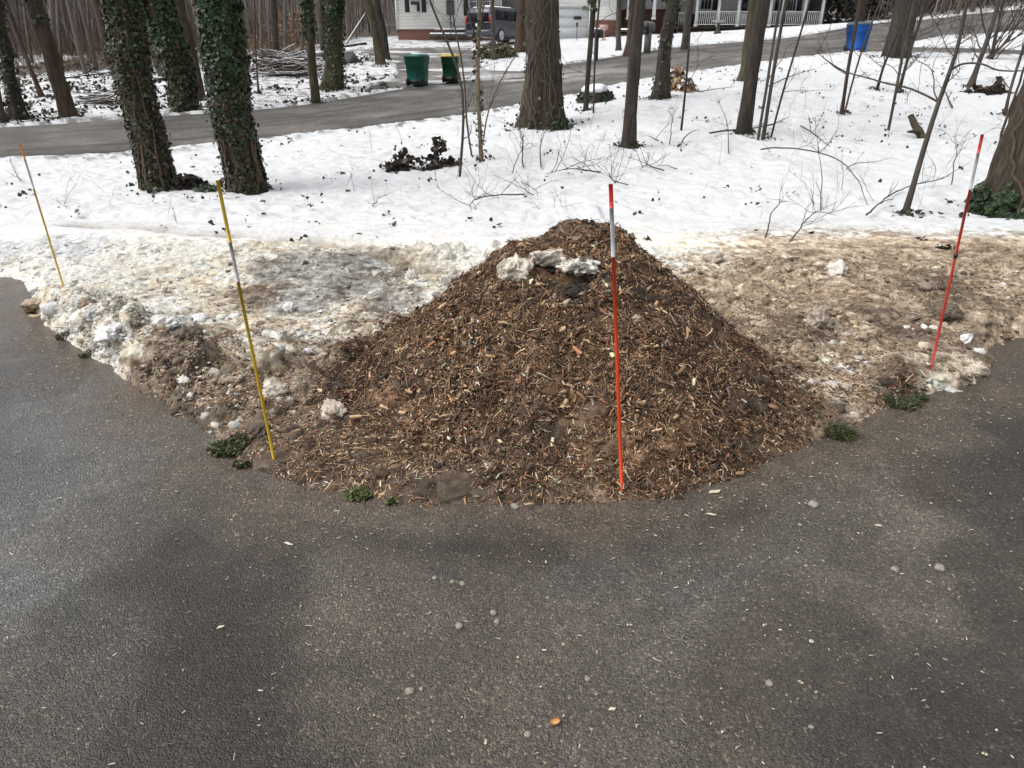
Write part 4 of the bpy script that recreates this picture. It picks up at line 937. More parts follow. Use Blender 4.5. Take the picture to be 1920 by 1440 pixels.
def mat_brick():
    m, n, l, b = newmat('brick')
    tc = n.new('ShaderNodeTexCoord'); mp = n.new('ShaderNodeMapping'); mp.inputs['Rotation'].default_value = (math.pi / 2, 0, 0)
    l.new(tc.outputs['Object'], mp.inputs[0])
    br = N(n, 'ShaderNodeTexBrick', Scale=4.2); br.inputs['Color1'].default_value = (.19, .068, .042, 1); br.inputs['Color2'].default_value = (.10, .040, .030, 1); br.inputs['Mortar'].default_value = (.22, .19, .165, 1)
    br.inputs['Mortar Size'].default_value = .012; l.new(mp.outputs[0], br.inputs['Vector'])
    l.new(br.outputs[0], b.inputs['Base Color']); b.inputs['Roughness'].default_value = .85
    return m
M_brick = mat_brick()
HR = P(745, 76, 53); HR[2] = zt(HR[0], HR[1]) - .1
house = empty('white_house', HR, label='white sided house with brick base, garage and long railed porch up the slope', cat='house')
def hp(name, pieces, mat, parent=house, **kw):
    off = HR if parent is house else HR
    return build(name, [(np.asarray(p[0]) - off, *p[1:]) for p in pieces], mat, parent=parent, **kw)
def wallbox(x0, x1, y0, y1, z0, z1): return box(((x0 + x1) / 2, (y0 + y1) / 2, (z0 + z1) / 2), (abs(x1 - x0), abs(y1 - y0), abs(z1 - z0)))
def siding(x0, x1, yf, z0, z1, pitch=.19):
    out = [wallbox(x0, x1, yf, yf + .2, z0, z1)]; z = z0
    while z < z1 - .02:
        zz = min(z + pitch, z1)
        v = np.array([[x0, yf - .022, z], [x1, yf - .022, z], [x1, yf - .003, zz], [x0, yf - .003, zz], [x0, yf, z], [x1, yf, z], [x0, yf, zz], [x1, yf, zz]])
        out.append((v, [np.array([[0, 1, 2, 3], [4, 5, 1, 0], [0, 3, 6, 4], [5, 7, 2, 1]])])); z += pitch
    return out
TOP = 6.4
yA, yB, yG, yP = 53.0, 56.0, 52.0, 55.5
gz = HR[2] - .4
xA0, xA1 = hx(745, 55, yA), hx(940, 30, yA); zA = hz(55, yA)
hp('wall', siding(xA0, xA1, yA, zA, TOP), M_side)
hp('brick_base', [wallbox(xA0 + .03, xA1 - .03, yA + .03, yA + .25, gz, zA)], M_brick)
hp('corner_trim', [wallbox(xA0 - .06, xA0 + .09, yA - .05, yA + .1, zA, TOP), ], M_white)
hp('corner_trim', [wallbox(xA1 - .09, xA1 + .06, yA - .05, yA + .1, zA, TOP)], M_white)
hp('wall', [wallbox(xA1 - .2, xA1, yA + .2, yA + 6, gz, TOP)], M_side)
hp('wall', [wallbox(xA0, xA0 + .2, yA + .2, yA + 8, gz, TOP)], M_side)
xB1 = hx(1010, 30, yB); zB = hz(31, yB)
hp('wall', siding(xA1, xB1, yB, zB, TOP), M_side)
hp('brick_base', [wallbox(xA1, xB1, yB + .03, yB + .25, gz, zB)], M_brick)
xG0, xGd, xG1 = hx(1000, 40, yG), hx(1104, 40, yG), hx(1157, 40, yG); zG = hz(38, yG); zGt = hz(12, yG); gzg = zt(xG1, yG) - .3
hp('wall', siding(xG0, xG1, yG, zGt, TOP) + siding(xGd + .14, xG1, yG + .004, zG, zGt), M_side)
hp('brick_base', [wallbox(xGd + .2, xG1, yG - .04, yG + .2, gzg, zG)], M_brick)
gd = [wallbox(xG0 + .3, xGd, yG + .08, yG + .14, gzg, zGt - .05)]
for k in range(4): gd.append(wallbox(xG0 + .33, xGd - .03, yG + .055, yG + .078, gzg + .32 + k * .55, gzg + .32 + k * .55 + .5))
hp('garage_door', gd, M_doorw)
hp('door_trim', [wallbox(xGd, xGd + .14, yG - .03, yG + .1, gzg, zGt), wallbox(xG0 + .1, xGd + .14, yG - .03, yG + .1, zGt, zGt + .14)], M_white)
hp('sign_plate', [wallbox(hx(1076, 33, yG), hx(1090, 33, yG), yG + .03, yG + .05, hz(36.2, yG), hz(30.8, yG))], M_blk)
hp('wall', [wallbox(xG1 - .2, xG1, yG + .2, yP, gzg, TOP)], M_side)
hp('corner_trim', [wallbox(xG1 - .03, xG1 + .16, yG - .08, yG + .1, zG, TOP)], M_white)
# recessed porch wall
xP0, xP1 = xG1, hx(1272, 30, yP); zP = hz(17, yP)
xE = hx(1545, 40, yP)
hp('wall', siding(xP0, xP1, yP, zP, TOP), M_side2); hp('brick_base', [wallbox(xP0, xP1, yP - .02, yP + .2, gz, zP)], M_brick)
pf = hz(50, yA)                                     # porch floor
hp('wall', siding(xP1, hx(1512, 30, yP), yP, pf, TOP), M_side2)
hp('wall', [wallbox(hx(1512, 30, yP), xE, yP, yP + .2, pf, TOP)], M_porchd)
xF0, xF1 = hx(1302, 48, yA), hx(1542, 50, yA)
hp('porch_floor', [wallbox(xF0 - 1.5, xF1 + .1, yA - .05, yP, pf - .12, pf)], M_porchd)
hp('brick_base', [wallbox(xP1 + .05, xE - .1, yP - .055, yP - .03, pf, pf + .88)], M_porchd)  # plain dark panel added so the gaps between the balusters read dark
hp('porch_shade_fill', [wallbox(xF0 - 1.4, xF1, yA + .1, yP - .1, gz, pf - .15)], M_porchd)  # solid dark fill painting in the shadow under the porch floor
def post(px, Yp, z0, w=.16): 
    x = hx(px, 25, Yp); return [box((x, Yp, (z0 + TOP) / 2), (w, w, TOP - z0)), box((x, Yp, z0 + .08), (w + .07, w + .07, .16))]
for px in (1178, 1226): hp('porch_post', post(px, yG + .5, hz(37, yG + .5), .2), M_white)
posts = [1306, 1347, 1384, 1444, 1467, 1508, 1541]
for px in posts: hp('porch_post', post(px, yA, pf, .17), M_white)
for a, b_ in ((1308, 1345), (1349, 1382), (1386, 1442), (1446, 1465), (1469, 1506), (1510, 1539)):
    x0, x1 = hx(a, 25, yA), hx(b_, 25, yA); n = max(4, int((x1 - x0) / .125)); zt_ = pf + .92
    rl = [wallbox(x0, x1, yA - .05, yA + .05, zt_ - .06, zt_), wallbox(x0, x1, yA - .035, yA + .035, pf + .1, pf + .16)]
    for k in range(n): rl.append(box((x0 + (k + .5) * (x1 - x0) / n, yA, (pf + .16 + zt_ - .06) / 2), (.042, .042, zt_ - .22 - pf)))
    hp('railing', rl, M_white)
x0, x1 = hx(1272, 30, yA + 1), hx(1290, 30, yA + 1)
rl = [wallbox(x0, x1, yA + .97, yA + 1.03, pf + .86, pf + .92)]
for k in range(6): rl.append(box((x0 + (k + .5) * (x1 - x0) / 6, yA + 1, pf + .5), (.04, .04, .8)))
hp('railing', rl, M_white)
def window(x0, x1, z0, z1, Yw, ac=False, sh=(1, 1), curtain=False, shw=.38, grid=True):
    f = hp('window', [wallbox(x0 - .09, x0, Yw - .06, Yw + .02, z0 - .09, z1 + .09), wallbox(x1, x1 + .09, Yw - .06, Yw + .02, z0 - .09, z1 + .09), wallbox(x0, x1, Yw - .06, Yw + .02, z0 - .09, z0), wallbox(x0, x1, Yw - .06, Yw + .02, z1, z1 + .09)], M_white)
    hp('pane', [wallbox(x0, x1, Yw - .045, Yw - .03, z0, z1)], M_curt if curtain else M_glass, parent=f)
    zm = (z0 + z1) / 2; s = [wallbox(x0, x1, Yw - .057, Yw - .047, zm - .03, zm + .03)]
    if grid:
        for t in (1 / 3, 2 / 3): s.append(wallbox(x0 + (x1 - x0) * t - .012, x0 + (x1 - x0) * t + .012, Yw - .053, Yw - .0475, z0, z1))
    hp('sash', s, M_white, parent=f)
    if sh[0]: hp('shutter', [wallbox(x0 - .11 - shw, x0 - .11, Yw - .06, Yw - .005, z0 - .05, z1 + .05)] + [wallbox(x0 - .08 - shw, x0 - .14, Yw - .072, Yw - .061, z0 + .05 + k * .13, z0 + .12 + k * .13) for k in range(int((z1 - z0) / .13) - 1)], M_shut)
    if sh[1]: hp('shutter', [wallbox(x1 + .11, x1 + .11 + shw, Yw - .06, Yw - .005, z0 - .05, z1 + .05)] + [wallbox(x1 + .14, x1 + .08 + shw, Yw - .072, Yw - .061, z0 + .05 + k * .13, z0 + .12 + k * .13) for k in range(int((z1 - z0) / .13) - 1)], M_shut)
w1 = window(hx(770.5, 10, yA), hx(787.5, 10, yA), hz(21.5, yA), hz(21.5, yA) + 1.25, yA, shw=.30, grid=False)
xa, xb = hx(771, 17, yA), hx(782, 17, yA)
hp('air_conditioner', [bevbox(((xa + xb) / 2, yA - .2, hz(16.5, yA)), (xb - xa, .4, .42), .03)] + [wallbox(xa + .05, xb - .05, yA - .412, yA - .403, hz(16.5, yA) - .15 + k * .06, hz(16.5, yA) - .12 + k * .06) for k in range(5)], M_white)
window(hx(881, 10, yA), hx(918, 10, yA), hz(28, yA), hz(28, yA) + 1.6, yA, sh=(1, 0), shw=.30, curtain=True)
hp('meter_box', [bevbox((hx(844.5, 14, yA), yA - .09, (hz(28, yA) + hz(1, yA)) / 2), (hx(852, 14, yA) - hx(837, 14, yA), .16, hz(1, yA) - hz(28, yA)), .03), wallbox(hx(844, 14, yA) - .03, hx(844, 14, yA) + .03, yA - .07, yA - .02, gz, hz(28, yA))], M_meter)
window(hx(1314, 10, yP), hx(1333, 10, yP), hz(17, yP), hz(17, yP) + 1.4, yP, sh=(0, 1), shw=.35)
window(hx(1452, 10, yP), hx(1474, 10, yP), hz(20, yP), hz(20, yP) + 1.4, yP, sh=(0, 0)); window(hx(1477, 10, yP), hx(1491, 10, yP), hz(20, yP), hz(20, yP) + 1.4, yP, sh=(0, 1), shw=.35)
window(hx(1220, 2, yP), hx(1227, 2, yP), hz(4, yP), hz(4, yP) + 1.0, yP, sh=(0, 0)); window(hx(1240, 2, yP), hx(1248, 2, yP), hz(4, yP), hz(4, yP) + 1.0, yP, sh=(0, 0))
d = hp('door', [wallbox(hx(1386, 20, yP), hx(1404, 20, yP), yP - .06, yP - .003, pf, pf + 2.1)], M_white)
hp('pane', [wallbox(hx(1389, 20, yP), hx(1401, 20, yP), yP - .075, yP - .063, pf + .9, pf + 1.95)], M_glass, parent=d)
hp('handle', [box((hx(1403, 20, yP), yP - .09, pf + 1.0), (.06, .05, .12))], M_blk, parent=d)
xm0, xm1 = xA0 - .5, xE + .5
hp('roof', [(np.array([[xm0, yG - .6, TOP], [xm1, yG - .6, TOP], [xm1, yG + 5, TOP + 2.6], [xm0, yG + 5, TOP + 2.6], [xm0, yG + 10.6, TOP], [xm1, yG + 10.6, TOP], [xm0, yG - .6, TOP + .2], [xm1, yG - .6, TOP + .2], [xm1, yG + 5, TOP + 2.8], [xm0, yG + 5, TOP + 2.8], [xm0, yG + 10.6, TOP + .2], [xm1, yG + 10.6, TOP + .2]]),
    [np.array([[0, 3, 2, 1], [3, 4, 5, 2], [6, 7, 8, 9], [9, 8, 11, 10], [0, 1, 7, 6], [4, 10, 11, 5], [0, 6, 9, 3], [3, 9, 10, 4], [1, 2, 8, 7], [2, 5, 11, 8]])])], M_roof)
# snowy timber steps along the wall
M_timb = mat_plain('old_timber', (.055,.045,.038), .85, noise=.35, nscale=5)
M_capsn = mat_plain('snow_cap', (.80,.81,.83), .7, noise=.03, bump=.3, bscale=12)
sx0, sx1 = hx(806, 65, 51.5), hx(874, 65, 51.5); sz = hz(72, 51.5)
st = empty('timber_step', ((sx0 + sx1) / 2, 51.5, sz), label='dark timber steps capped with snow against the house wall beside the car', cat='steps')
build('plank', [bevbox((0, 0, .12), (sx1 - sx0, .5, .26), .03)], M_timb, parent=st); build('plank', [bevbox((.1, .6, .40), (sx1 - sx0 - .3, .5, .26), .03)], M_timb, parent=st)
build('snow', [bevbox((0, -.02, .29), (sx1 - sx0 - .05, .46, .08), .03)], M_capsn, parent=st); build('snow', [bevbox((.1, .58, .57), (sx1 - sx0 - .4, .46, .08), .03)], M_capsn, parent=st)

# ------------------------------------------------------------------ parked car
M_car = mat_plain('car_paint', (.085,.09,.105), .35, metal=.4, noise=.06, nscale=2)
M_carw = mat_plain('car_glass', (.010,.011,.013), .5, noise=.1, spec=.12)
M_red = mat_plain('tail_red', (.35,.02,.02), .25, noise=.1)
M_tyre = mat_plain('tyre', (.018,.018,.018), .8); M_rim = mat_plain('rim', (.5,.51,.53), .4, metal=.2)
cb = P(930, 83, 49.5); cb[2] = zt(cb[0], cb[1]) + .01
car = empty('parked_car', cb + np.array([.45, -.5, 0]), rz=math.radians(56), label='dark grey full size car parked by the house, tail toward the road', cat='car')
def carbody():
    # stations along length: x, half width bottom, half width belt, half width roof, z bottom, z belt, z roof
    S_ = [(-2.60,.86,.90,.0,.48,1.02,1.04),(-2.55,.95,.97,.80,.42,1.10,1.62),(-2.40,.98,1.0,.80,.38,1.13,1.84),(-1.6,1.0,1.02,.82,.30,1.14,1.90),(-.2,1.0,1.02,.82,.30,1.13,1.91),(.55,1.0,1.02,.80,.30,1.12,1.87),(1.25,1.0,1.01,.76,.30,1.11,1.30),(1.45,1.0,1.0,.80,.30,1.11,1.16),(2.35,.96,.95,.80,.34,1.04,1.07),(2.58,.84,.84,.70,.42,.96,.98)]
    rows = []
    for x, wb, wm, wr, zb, zm, zr in S_:
        wr = wr or wm * .9
        h = [(-wb * .92, zb), (-wb, zb + .12), (-wm, (zb + zm) / 2 + .05), (-wm * .985, zm), (-wr - .03, zr - .09), (-wr + .07, zr), (0, zr + .025)]
        full = h + [(-a, b) for a, b in h[-2::-1]]
        rows.append([(x, a, b) for a, b in full])
    r = np.array(rows); n, k = r.shape[:2]; i = np.arange(n * k).reshape(n, k)
    q = np.stack([i[:-1, :-1], i[1:, :-1], i[1:, 1:], i[:-1, 1:]], -1).reshape(-1, 4)
    q2 = np.stack([i[:-1, -1], i[1:, -1], i[1:, 0], i[:-1, 0]], -1)
    return (r.reshape(-1, 3), [np.vstack([q, q2])[:, ::-1], i[:1], i[-1:, ::-1]])
build('body', [carbody()], M_car, parent=car, smooth=False)
def quadslab(pts, t=.012):
    p = np.array(pts, float); nrm = np.cross(p[1] - p[0], p[2] - p[0]); nrm /= np.linalg.norm(nrm)
    v = np.vstack([p - nrm * t, p + nrm * t]); n = len(p)
    return (v, [np.array([list(range(n))[::-1]]), np.array([list(range(n, 2 * n))]), np.array([[i, (i + 1) % n, n + (i + 1) % n, n + i] for i in range(n)])])
build('rear_window', [quadslab([(-2.60,-.80,1.12),(-2.60,.80,1.12),(-2.575,.74,1.58),(-2.575,-.74,1.58)], .03)], M_carw, parent=car)
for s in (-1, 1):
    for a, b, ta, tb in ((-2.15, -1.35, -2.02, -1.37), (-1.25, -.35, -1.23, -.37), (-.25, .95, -.23, .42)):
        build('side_window', [quadslab([(a, s * 1.0, 1.20), (b, s * 1.0, 1.20), (tb, s * .875, 1.72), (ta, s * .875, 1.72)], .022)], M_carw, parent=car)
    tl = build('tail_light', [bevbox((-2.53, s * .89, 1.22), (.14, .19, .44), .03)], M_red, parent=car)
    for wx_ in (-1.62, 1.55):
        w_ = build('wheel', [lathe([(.20,-.13),(.36,-.13),(.395,-.09),(.395,.09),(.36,.13),(.20,.13)], 28)], M_tyre, parent=car, loc=(wx_, s * .90, .395), rot=(math.pi / 2, 0, 0), smooth=False)
        sp = [lathe([(.03, -.02), (.07, -.02), (.07, .02), (.03, .02)], 12)] + [lathe([(.0,-.138),(.25,-.138),(.27,-.10),(.27,.10),(.25,.138),(.0,.138)], 28)]
        for k in range(6):
            c_, s_ = math.cos(k * 1.047), math.sin(k * 1.047); sp.append(box((c_ * .13, s_ * .13, 0), (.2, .05, .04), rz=k * 1.047))
        build('rim', [(v * [1, 1, 1] + [0, 0, s * -.0], f) for v, f in sp], M_rim, parent=w_)
    build('mirror', [bevbox((.78, s * 1.12, 1.24), (.12, .2, .17), .03)], M_car, parent=car)
    build('roof_rail', [tube([(-2.1, s * .74, 1.93), (-1.9, s * .74, 1.97), (.2, s * .74, 1.97), (.4, s * .74, 1.92)], .02, 6)], M_blk, parent=car)
build('bumper', [bevbox((-2.60, 0, .55), (.22, 1.86, .26), .06)], M_car, parent=car)
build('number_plate', [box((-2.625, 0, .93), (.02, .32, .16))], M_white, parent=car)
build('roof_snow', [bevbox((-.9, 0, 1.95), (2.9, 1.36, .07), .2, .96)], M_capsn, parent=car)

# ------------------------------------------------------------------ wheeled bins
M_gbin = mat_plain('bin_green', (.012,.115,.085), .45, noise=.12, nscale=3); M_gbin2 = mat_plain('bin_green_dark', (.010,.080,.045), .45, noise=.15, nscale=3)
M_bbin = mat_plain('bin_blue', (.010,.145,.62), .4, noise=.08, nscale=3); M_lidb = mat_plain('bin_lid_grey', (.10,.12,.15), .5, noise=.1)
M_yel = mat_plain('yellow_lid', (.55,.42,.10), .6, noise=.25, nscale=20)
def bin_(px, py, hpx, mat, lidmat, label, rz, name='wheeled_bin', ridge=True, snow=False, Yoff=0):
    b = G(px, py); k = (P(px, py - hpx, b[1])[2] - b[2]); H = k
    r = empty(name, b, rz=rz, label=label, cat='bin')
    w, d_ = H * .60, H * .66
    def ringb(z, f, fd): return [(-w / 2 * f, -d_ / 2 * fd, z), (w / 2 * f, -d_ / 2 * fd, z), (w / 2 * f, d_ / 2 * fd, z), (-w / 2 * f, d_ / 2 * fd, z)]
    v, fs = [], []
    for z, f, fd in ((.03, .86, .80), (.18, .88, .83), (.68, .95, .94), (.69, 1.0, 1.0), (.90, 1.03, 1.03), (.905, 1.06, 1.06), (.94, 1.06, 1.06)): v += ringb(z * H, f, fd)
    n = 7
    for i in range(n - 1):
        for j in range(4): fs.append([i * 4 + j, i * 4 + (j + 1) % 4, i * 4 + 4 + (j + 1) % 4, i * 4 + 4 + j])
    build('body', [(np.array(v), [np.array(fs), np.array([[3, 2, 1, 0]]), np.array([[24, 25, 26, 27]])]), box((0, -d_ * .40, .45 * H), (w * .5, .02, .32 * H))], mat, parent=r)
    build('lid', [bevbox((0, 0, .96 * H), (w * 1.14, d_ * 1.14, .10 * H), .04, .94)], lidmat, parent=r)
    build('handle', [tube([(-w * .3, d_ * .52, .90 * H), (-w * .3, d_ * .62, .88 * H), (w * .3, d_ * .62, .88 * H), (w * .3, d_ * .52, .90 * H)], .018, 8)], M_blk, parent=r)
    for s in (-1, 1):
        wh = build('wheel', [lathe([(.03,-.035),(.115,-.035),(.13,-.02),(.13,.02),(.115,.035),(.03,.035)], 18)], M_tyre, parent=r, loc=(s * w * .43, d_ * .36, .13), rot=(0, math.pi / 2, 0))
    build('axle_box', [box((0, d_ * .37, .14 * H), (w * .74, .1, .12))], M_blk, parent=r)
    if snow: build('snow', [bevbox((-.02, 0, 1.0 * H + .015), (w * .8, d_ * .8, .05), .05, .8)], M_capsn, parent=r)
    return r
bin_(784, 161, 59, M_gbin, M_gbin, 'teal green wheeled bin with a dusting of snow, the larger at the driveway mouth', math.radians(160), snow=True)
bin_(846, 155, 53, M_gbin2, M_yel, 'dark green wheeled bin with a yellowish lid at the driveway mouth', math.radians(175))
bin_(1603, 97, 55, M_bbin, M_lidb, 'bright blue wheeled recycling bin at the near edge of the road', math.radians(10))

# ------------------------------------------------------------------ mailboxes, bird bath, light, poles
M_mg = mat_plain('mailbox_grey', (.16,.16,.155), .55, noise=.1); M_dark = mat_plain('dark_metal', (.022,.021,.024), .5)
b = G(1213, 98); H = P(1213, 40, b[1])[2] - b[2]; kx = H / 58
r = empty('mailbox', b, rz=math.radians(-35), label='grey mailbox on a stout grey post beside the road', cat='mailbox')
build('post', [bevbox((0, 0, H * .36), (.24, .24, H * .74), .02)], M_mg, parent=r)
bx_ = [prism([(-.17, 0), (.17, 0), (.17, .22)] + [(.17 * math.cos(a), .22 + .14 * math.sin(a)) for a in np.linspace(0, math.pi, 9)[1:-1]] + [(-.17, .22)], .62, c=(0, 0, H * .70))]
build('box', bx_, M_mg, parent=r); build('door', [prism([(-.15, 0), (.15, 0), (.15, .2)] + [(.15 * math.cos(a), .2 + .12 * math.sin(a)) for a in np.linspace(0, math.pi, 9)[1:-1]] + [(-.15, .2)], .02, c=(0, -.325, H * .71))], mat_plain('mailbox_face', (.035,.032,.055), .5), parent=r)
build('arm', [box((0, -.12, H * .63), (.14, .5, .10))], M_dark, parent=r)
b = G(1117, 113); H = P(1117, 56, b[1])[2] - b[2]
r = empty('mailbox', b, rz=math.radians(-35), label='black mailbox on a slim black post behind the crooked ivy tufted trunk', cat='mailbox')
build('post', [box((0, 0, H * .40), (.13, .13, H * .82))], M_dark, parent=r)
build('box', [prism([(-.16, 0), (.16, 0), (.16, .2)] + [(.16 * math.cos(a), .2 + .13 * math.sin(a)) for a in np.linspace(0, math.pi, 9)[1:-1]] + [(-.16, .2)], .56, c=(0, 0, H * .74))], M_dark, parent=r)
build('snow', [bevbox((0, 0, H * .74 + .34), (.22, .5, .05), .04, .8)], M_capsn, parent=r)
M_pink = mat_plain('faded_pink', (.45,.29,.27), .7, noise=.1)
b = G(1131, 75); r = empty('pedestal_planter', b, label='faded pink pedestal planter standing before the brick of the house', cat='planter')
build('planter', [lathe([(.10, 0), (.14, .02), (.07, .1), (.06, .45), (.11, .52), (.22, .58), (.28, .82), (.25, .82), (.2, .62)], 14)], M_pink, parent=r, smooth=True); build('foot', [bevbox((0, 0, .0), (.32, .32, .08), .02)], M_pink, parent=r)
M_conc = mat_plain('concrete', (.32,.32,.31), .8, noise=.15)
b = G(1345, 63); H = P(1345, 38, b[1])[2] - b[2]
r = empty('bird_bath', b, label='small pedestal bird bath in the snow in front of the porch railing', cat='bird bath')
build('pedestal', [lathe([(.20, -.05), (.22, .05), (.10, .2), (.08, H * .75), (.14, H * .84)], 14)], mat_plain('mossy_concrete', (.06,.06,.05), .9, noise=.2), parent=r, smooth=True)
build('basin', [lathe([(.10, H * .80), (.36, H * .92), (.40, H), (.36, H), (.1, H * .9)], 18)], M_conc, parent=r, smooth=True)
b = G(1081, 75); r = empty('path_light', b, label='thin black garden light on a stake before the garage door', cat='light')
build('stake', [tube([(0, 0, -.05), (0, 0, .78)], .022, 6)], M_dark, parent=r); build('head', [lathe([(.03, .74), (.05, .76), (.075, .92), (.09, .93), (.02, .99)], 10)], M_dark, parent=r)
b = G(1627, 38); o_ = build('marker_pole', [tube([(0, 0, -.1), (.06, 0, 1.6), (.12, 0, 3.4)], .045, 8)], M_white, loc=b, label='plain white pole by the snow mounds past the porch', cat='pole')
b = G(1170, 72); r = empty('garden_bench', b, rz=.2, label='low dark bench capped with snow beside the slim grey trunk', cat='bench')
build('seat', [bevbox((0, 0, .42), (1.15, .45, .08), .02)], M_dark, parent=r); build('snow', [bevbox((-.05, 0, .50), (1.0, .40, .09), .06, .85)], M_capsn, parent=r)
for s in (-1, 1): build('leg', [prism([(-.06 + s * .42, 0), (.06 + s * .42, 0), (.10 + s * .42, .38), (-.10 + s * .42, .38)], .4)], M_dark, parent=r)

# ------------------------------------------------------------------ driveway marker stakes
M_or = mat_plain('stake_orange', (.70,.075,.018), .35, noise=.06, nscale=12); M_redst = mat_plain('stake_red', (.50,.045,.03), .35, noise=.08, nscale=12)
M_ye = mat_plain('stake_yellow', (.55,.36,.015), .4, noise=.1, nscale=12); M_band = mat_plain('reflective_band', (.42,.43,.45), .35, noise=.1, nscale=20); M_capr = mat_plain('stake_cap_red', (.58,.035,.025), .35, noise=.05)
M_capo = mat_plain('stake_cap_orange', (.62,.20,.03), .4)
def stake(base, top, b0, b1, body, cap, label, rad=.0072, clip=None, capr=None):
    """b0, b1: photo heights where the silver band begins and ends"""
    p0 = GV(*base); p1 = P(*top, p0[1] + .02); L = np.linalg.norm(p1 - p0); d = (p1 - p0) / L
    f = lambda py: (base[1] - py) / (base[1] - top[1])
    r = empty('marker_stake', p0, label=label, cat='marker stake')
    seg = lambda a, b, rr: tube([d * L * a, d * L * (a + (b - a) / 3), d * L * (a + 2 * (b - a) / 3), d * L * b], rr, 12)
    build('shaft', [seg(-.08, f(b0), rad)], body, parent=r, smooth=True)
    build('band', [seg(f(b0), f(b1), rad * 1.04)], M_band, parent=r, smooth=True)
    build('tip', [seg(f(b1), 1.0, rad * 1.06 if not capr else capr)], cap, parent=r, smooth=True)
    if clip: build('clip', [lathe([(rad, -.012), (rad * 1.45, -.01), (rad * 1.45, .01), (rad, .012)], 12, d * L * f(clip))], M_blk, parent=r)
    return r
stake((1166, 915), (1145, 345), 463, 383, M_or, M_capr, 'bright orange stake with a silver band standing in front of the mulch heap', rad=.0072)
stake((514, 862), (408, 338), 508, 440, M_ye, M_ye, 'tall yellow stake with a silver band at the near toe of the snow bank', rad=.0064)
stake((118, 534), (38, 270), 350, 296, M_ye, M_capo, 'yellow stake with an orange tip stuck in the white end of the snow bank', rad=.0066)
stake((1747, 684), (1842, 252), 345, 283, M_redst, M_capr, 'red stake with a silver band and dark clip standing before the ivy footed tree', rad=.0066, clip=465)

# ------------------------------------------------------------------ lumps of ice, stones, leaves
def lump_col(v, base, seed, dirt=.5, dcol=(.16,.12,.085)):
    n = fbm(v[:, 0] * 30 + seed, v[:, 1] * 30 + v[:, 2] * 22, seed, 4)
    k = ss(.48, .66, n) * dirt; k = np.maximum(k, ss(.1, -.6, v[:, 2] / (np.abs(v[:, 2]).max() + 1e-6)) * dirt * .8)
    c = np.array(base)[None] * (1 + .3 * (n - .5))[:, None]
    c = c * (1 - k[:, None]) + np.array(dcol) * k[:, None]
    return np.c_[np.clip(c, 0, .85), np.zeros(len(v))]
LS = [0]
def chunk(px, py, wpx_, label, base=(.60,.54,.46), dirt=.55, flat=.75, name='snow_lump', cat='snow lump', group=None, sub=4, amp=.6, sink=.25, stretch=(1, 1), mat=None, fn=None, Yo=0, dcol=(.16,.12,.085)):
    LS[0] += 1; sd = LS[0] * 7; sub = 5 if (wpx_ >= 36 and name != 'stone') else sub
    q = (fn or GV)(px, py); k = np.linalg.norm(P(px + 1, py, q[1]) - P(px, py, q[1])); r = wpx_ * k / 2
    v, f = lump((r * stretch[0], r * stretch[1], r), sd, sub, amp, flat)
    # crumbly skin
    nn_ = n3(v / r, 3.5, sd + 3)[:, None]; v = v * (1 + .34 * nn_ + .20 * n3(v / r, 8.0, sd + 5)[:, None] + .16 * n3(v / r, 17.0, sd + 6)[:, None])
    o = build(name, [(v, f, lump_col(v / max(r, .02) * .05, base, sd, dirt, dcol))], mat or M_ice, loc=q + np.array([0, r * .3, r * flat * (.5 - sink) - r * .12]), rot=(0, 0, sd * .7), smooth=name == 'stone', label=label, cat=cat, group=group)
    return o
chunk(961, 512, 68, 'large dirty white ice lump on the upper face of the mulch heap', base=(.62,.56,.47), dirt=.55, flat=.8)
chunk(1030, 482, 84, 'dirty white crust roofing a dark hollow near the top of the heap', base=(.58,.53,.46), dirt=.75, flat=.42, dcol=(.08,.06,.045))
chunk(1086, 503, 80, 'speckled white ice lump beside the dark hollow near the top of the heap', base=(.66,.64,.59), dirt=.8, flat=.5, dcol=(.05,.038,.03))
chunk(1034, 506, 34, 'near black soil lump painted as the shade of the hollow under the dirty crust', base=(.022,.017,.013), dirt=.3, flat=.5, dcol=(.012,.01,.008), name='hollow_shade_clump', cat='hollow shade clump')  # near black lumps paint in the shade of the hollows by the crust
chunk(1088, 542, 84, 'black soil lump painted as the shaded hollow below the speckled ice lump', base=(.024,.018,.014), dirt=.3, flat=.35, dcol=(.012,.01,.008), name='hollow_shade_clump', cat='hollow shade clump')
chunk(1064, 570, 24, 'small pale pointed ice lump halfway up the mulch heap', base=(.50,.44,.37), dirt=.35)
chunk(1046, 564, 16, 'tiny greyish ice lump just beside the pale pointed one on the heap', base=(.46,.42,.38), dirt=.4)
chunk(1193, 601, 24, 'tan ice lump on the heap close beside the orange stake', base=(.46,.40,.32), dirt=.45)
chunk(1160, 608, 11, 'little white ice bit touching the orange stake', base=(.66,.64,.62), dirt=.2)
chunk(1176, 627, 10, 'little white ice bit just below the tan lump by the orange stake', base=(.66,.64,.62), dirt=.2)
chunk(1083, 452, 26, 'brown frozen clod near the summit of the heap', base=(.20,.15,.11), dirt=.5)
chunk(1076, 418, 12, 'small brown clod on the very summit of the heap', base=(.15,.12,.09), dirt=.4)
chunk(514, 742, 50, 'round cream ice lump with a dark side beside the yellow stake', base=(.60,.54,.45), dirt=.4, flat=.95)
chunk(622, 778, 46, 'rounded cream ice lump half sunk in the toe of the mulch', base=(.55,.48,.40), dirt=.4, flat=.85)
chunk(487, 815, 44, 'dark rounded dirt clod behind the foot of the yellow stake', base=(.095,.072,.054), dirt=.4, flat=.8, dcol=(.05,.04,.03))
chunk(576, 661, 20, 'small bright white ice bit above the rounded lump at the toe', base=(.72,.71,.70), dirt=.15)
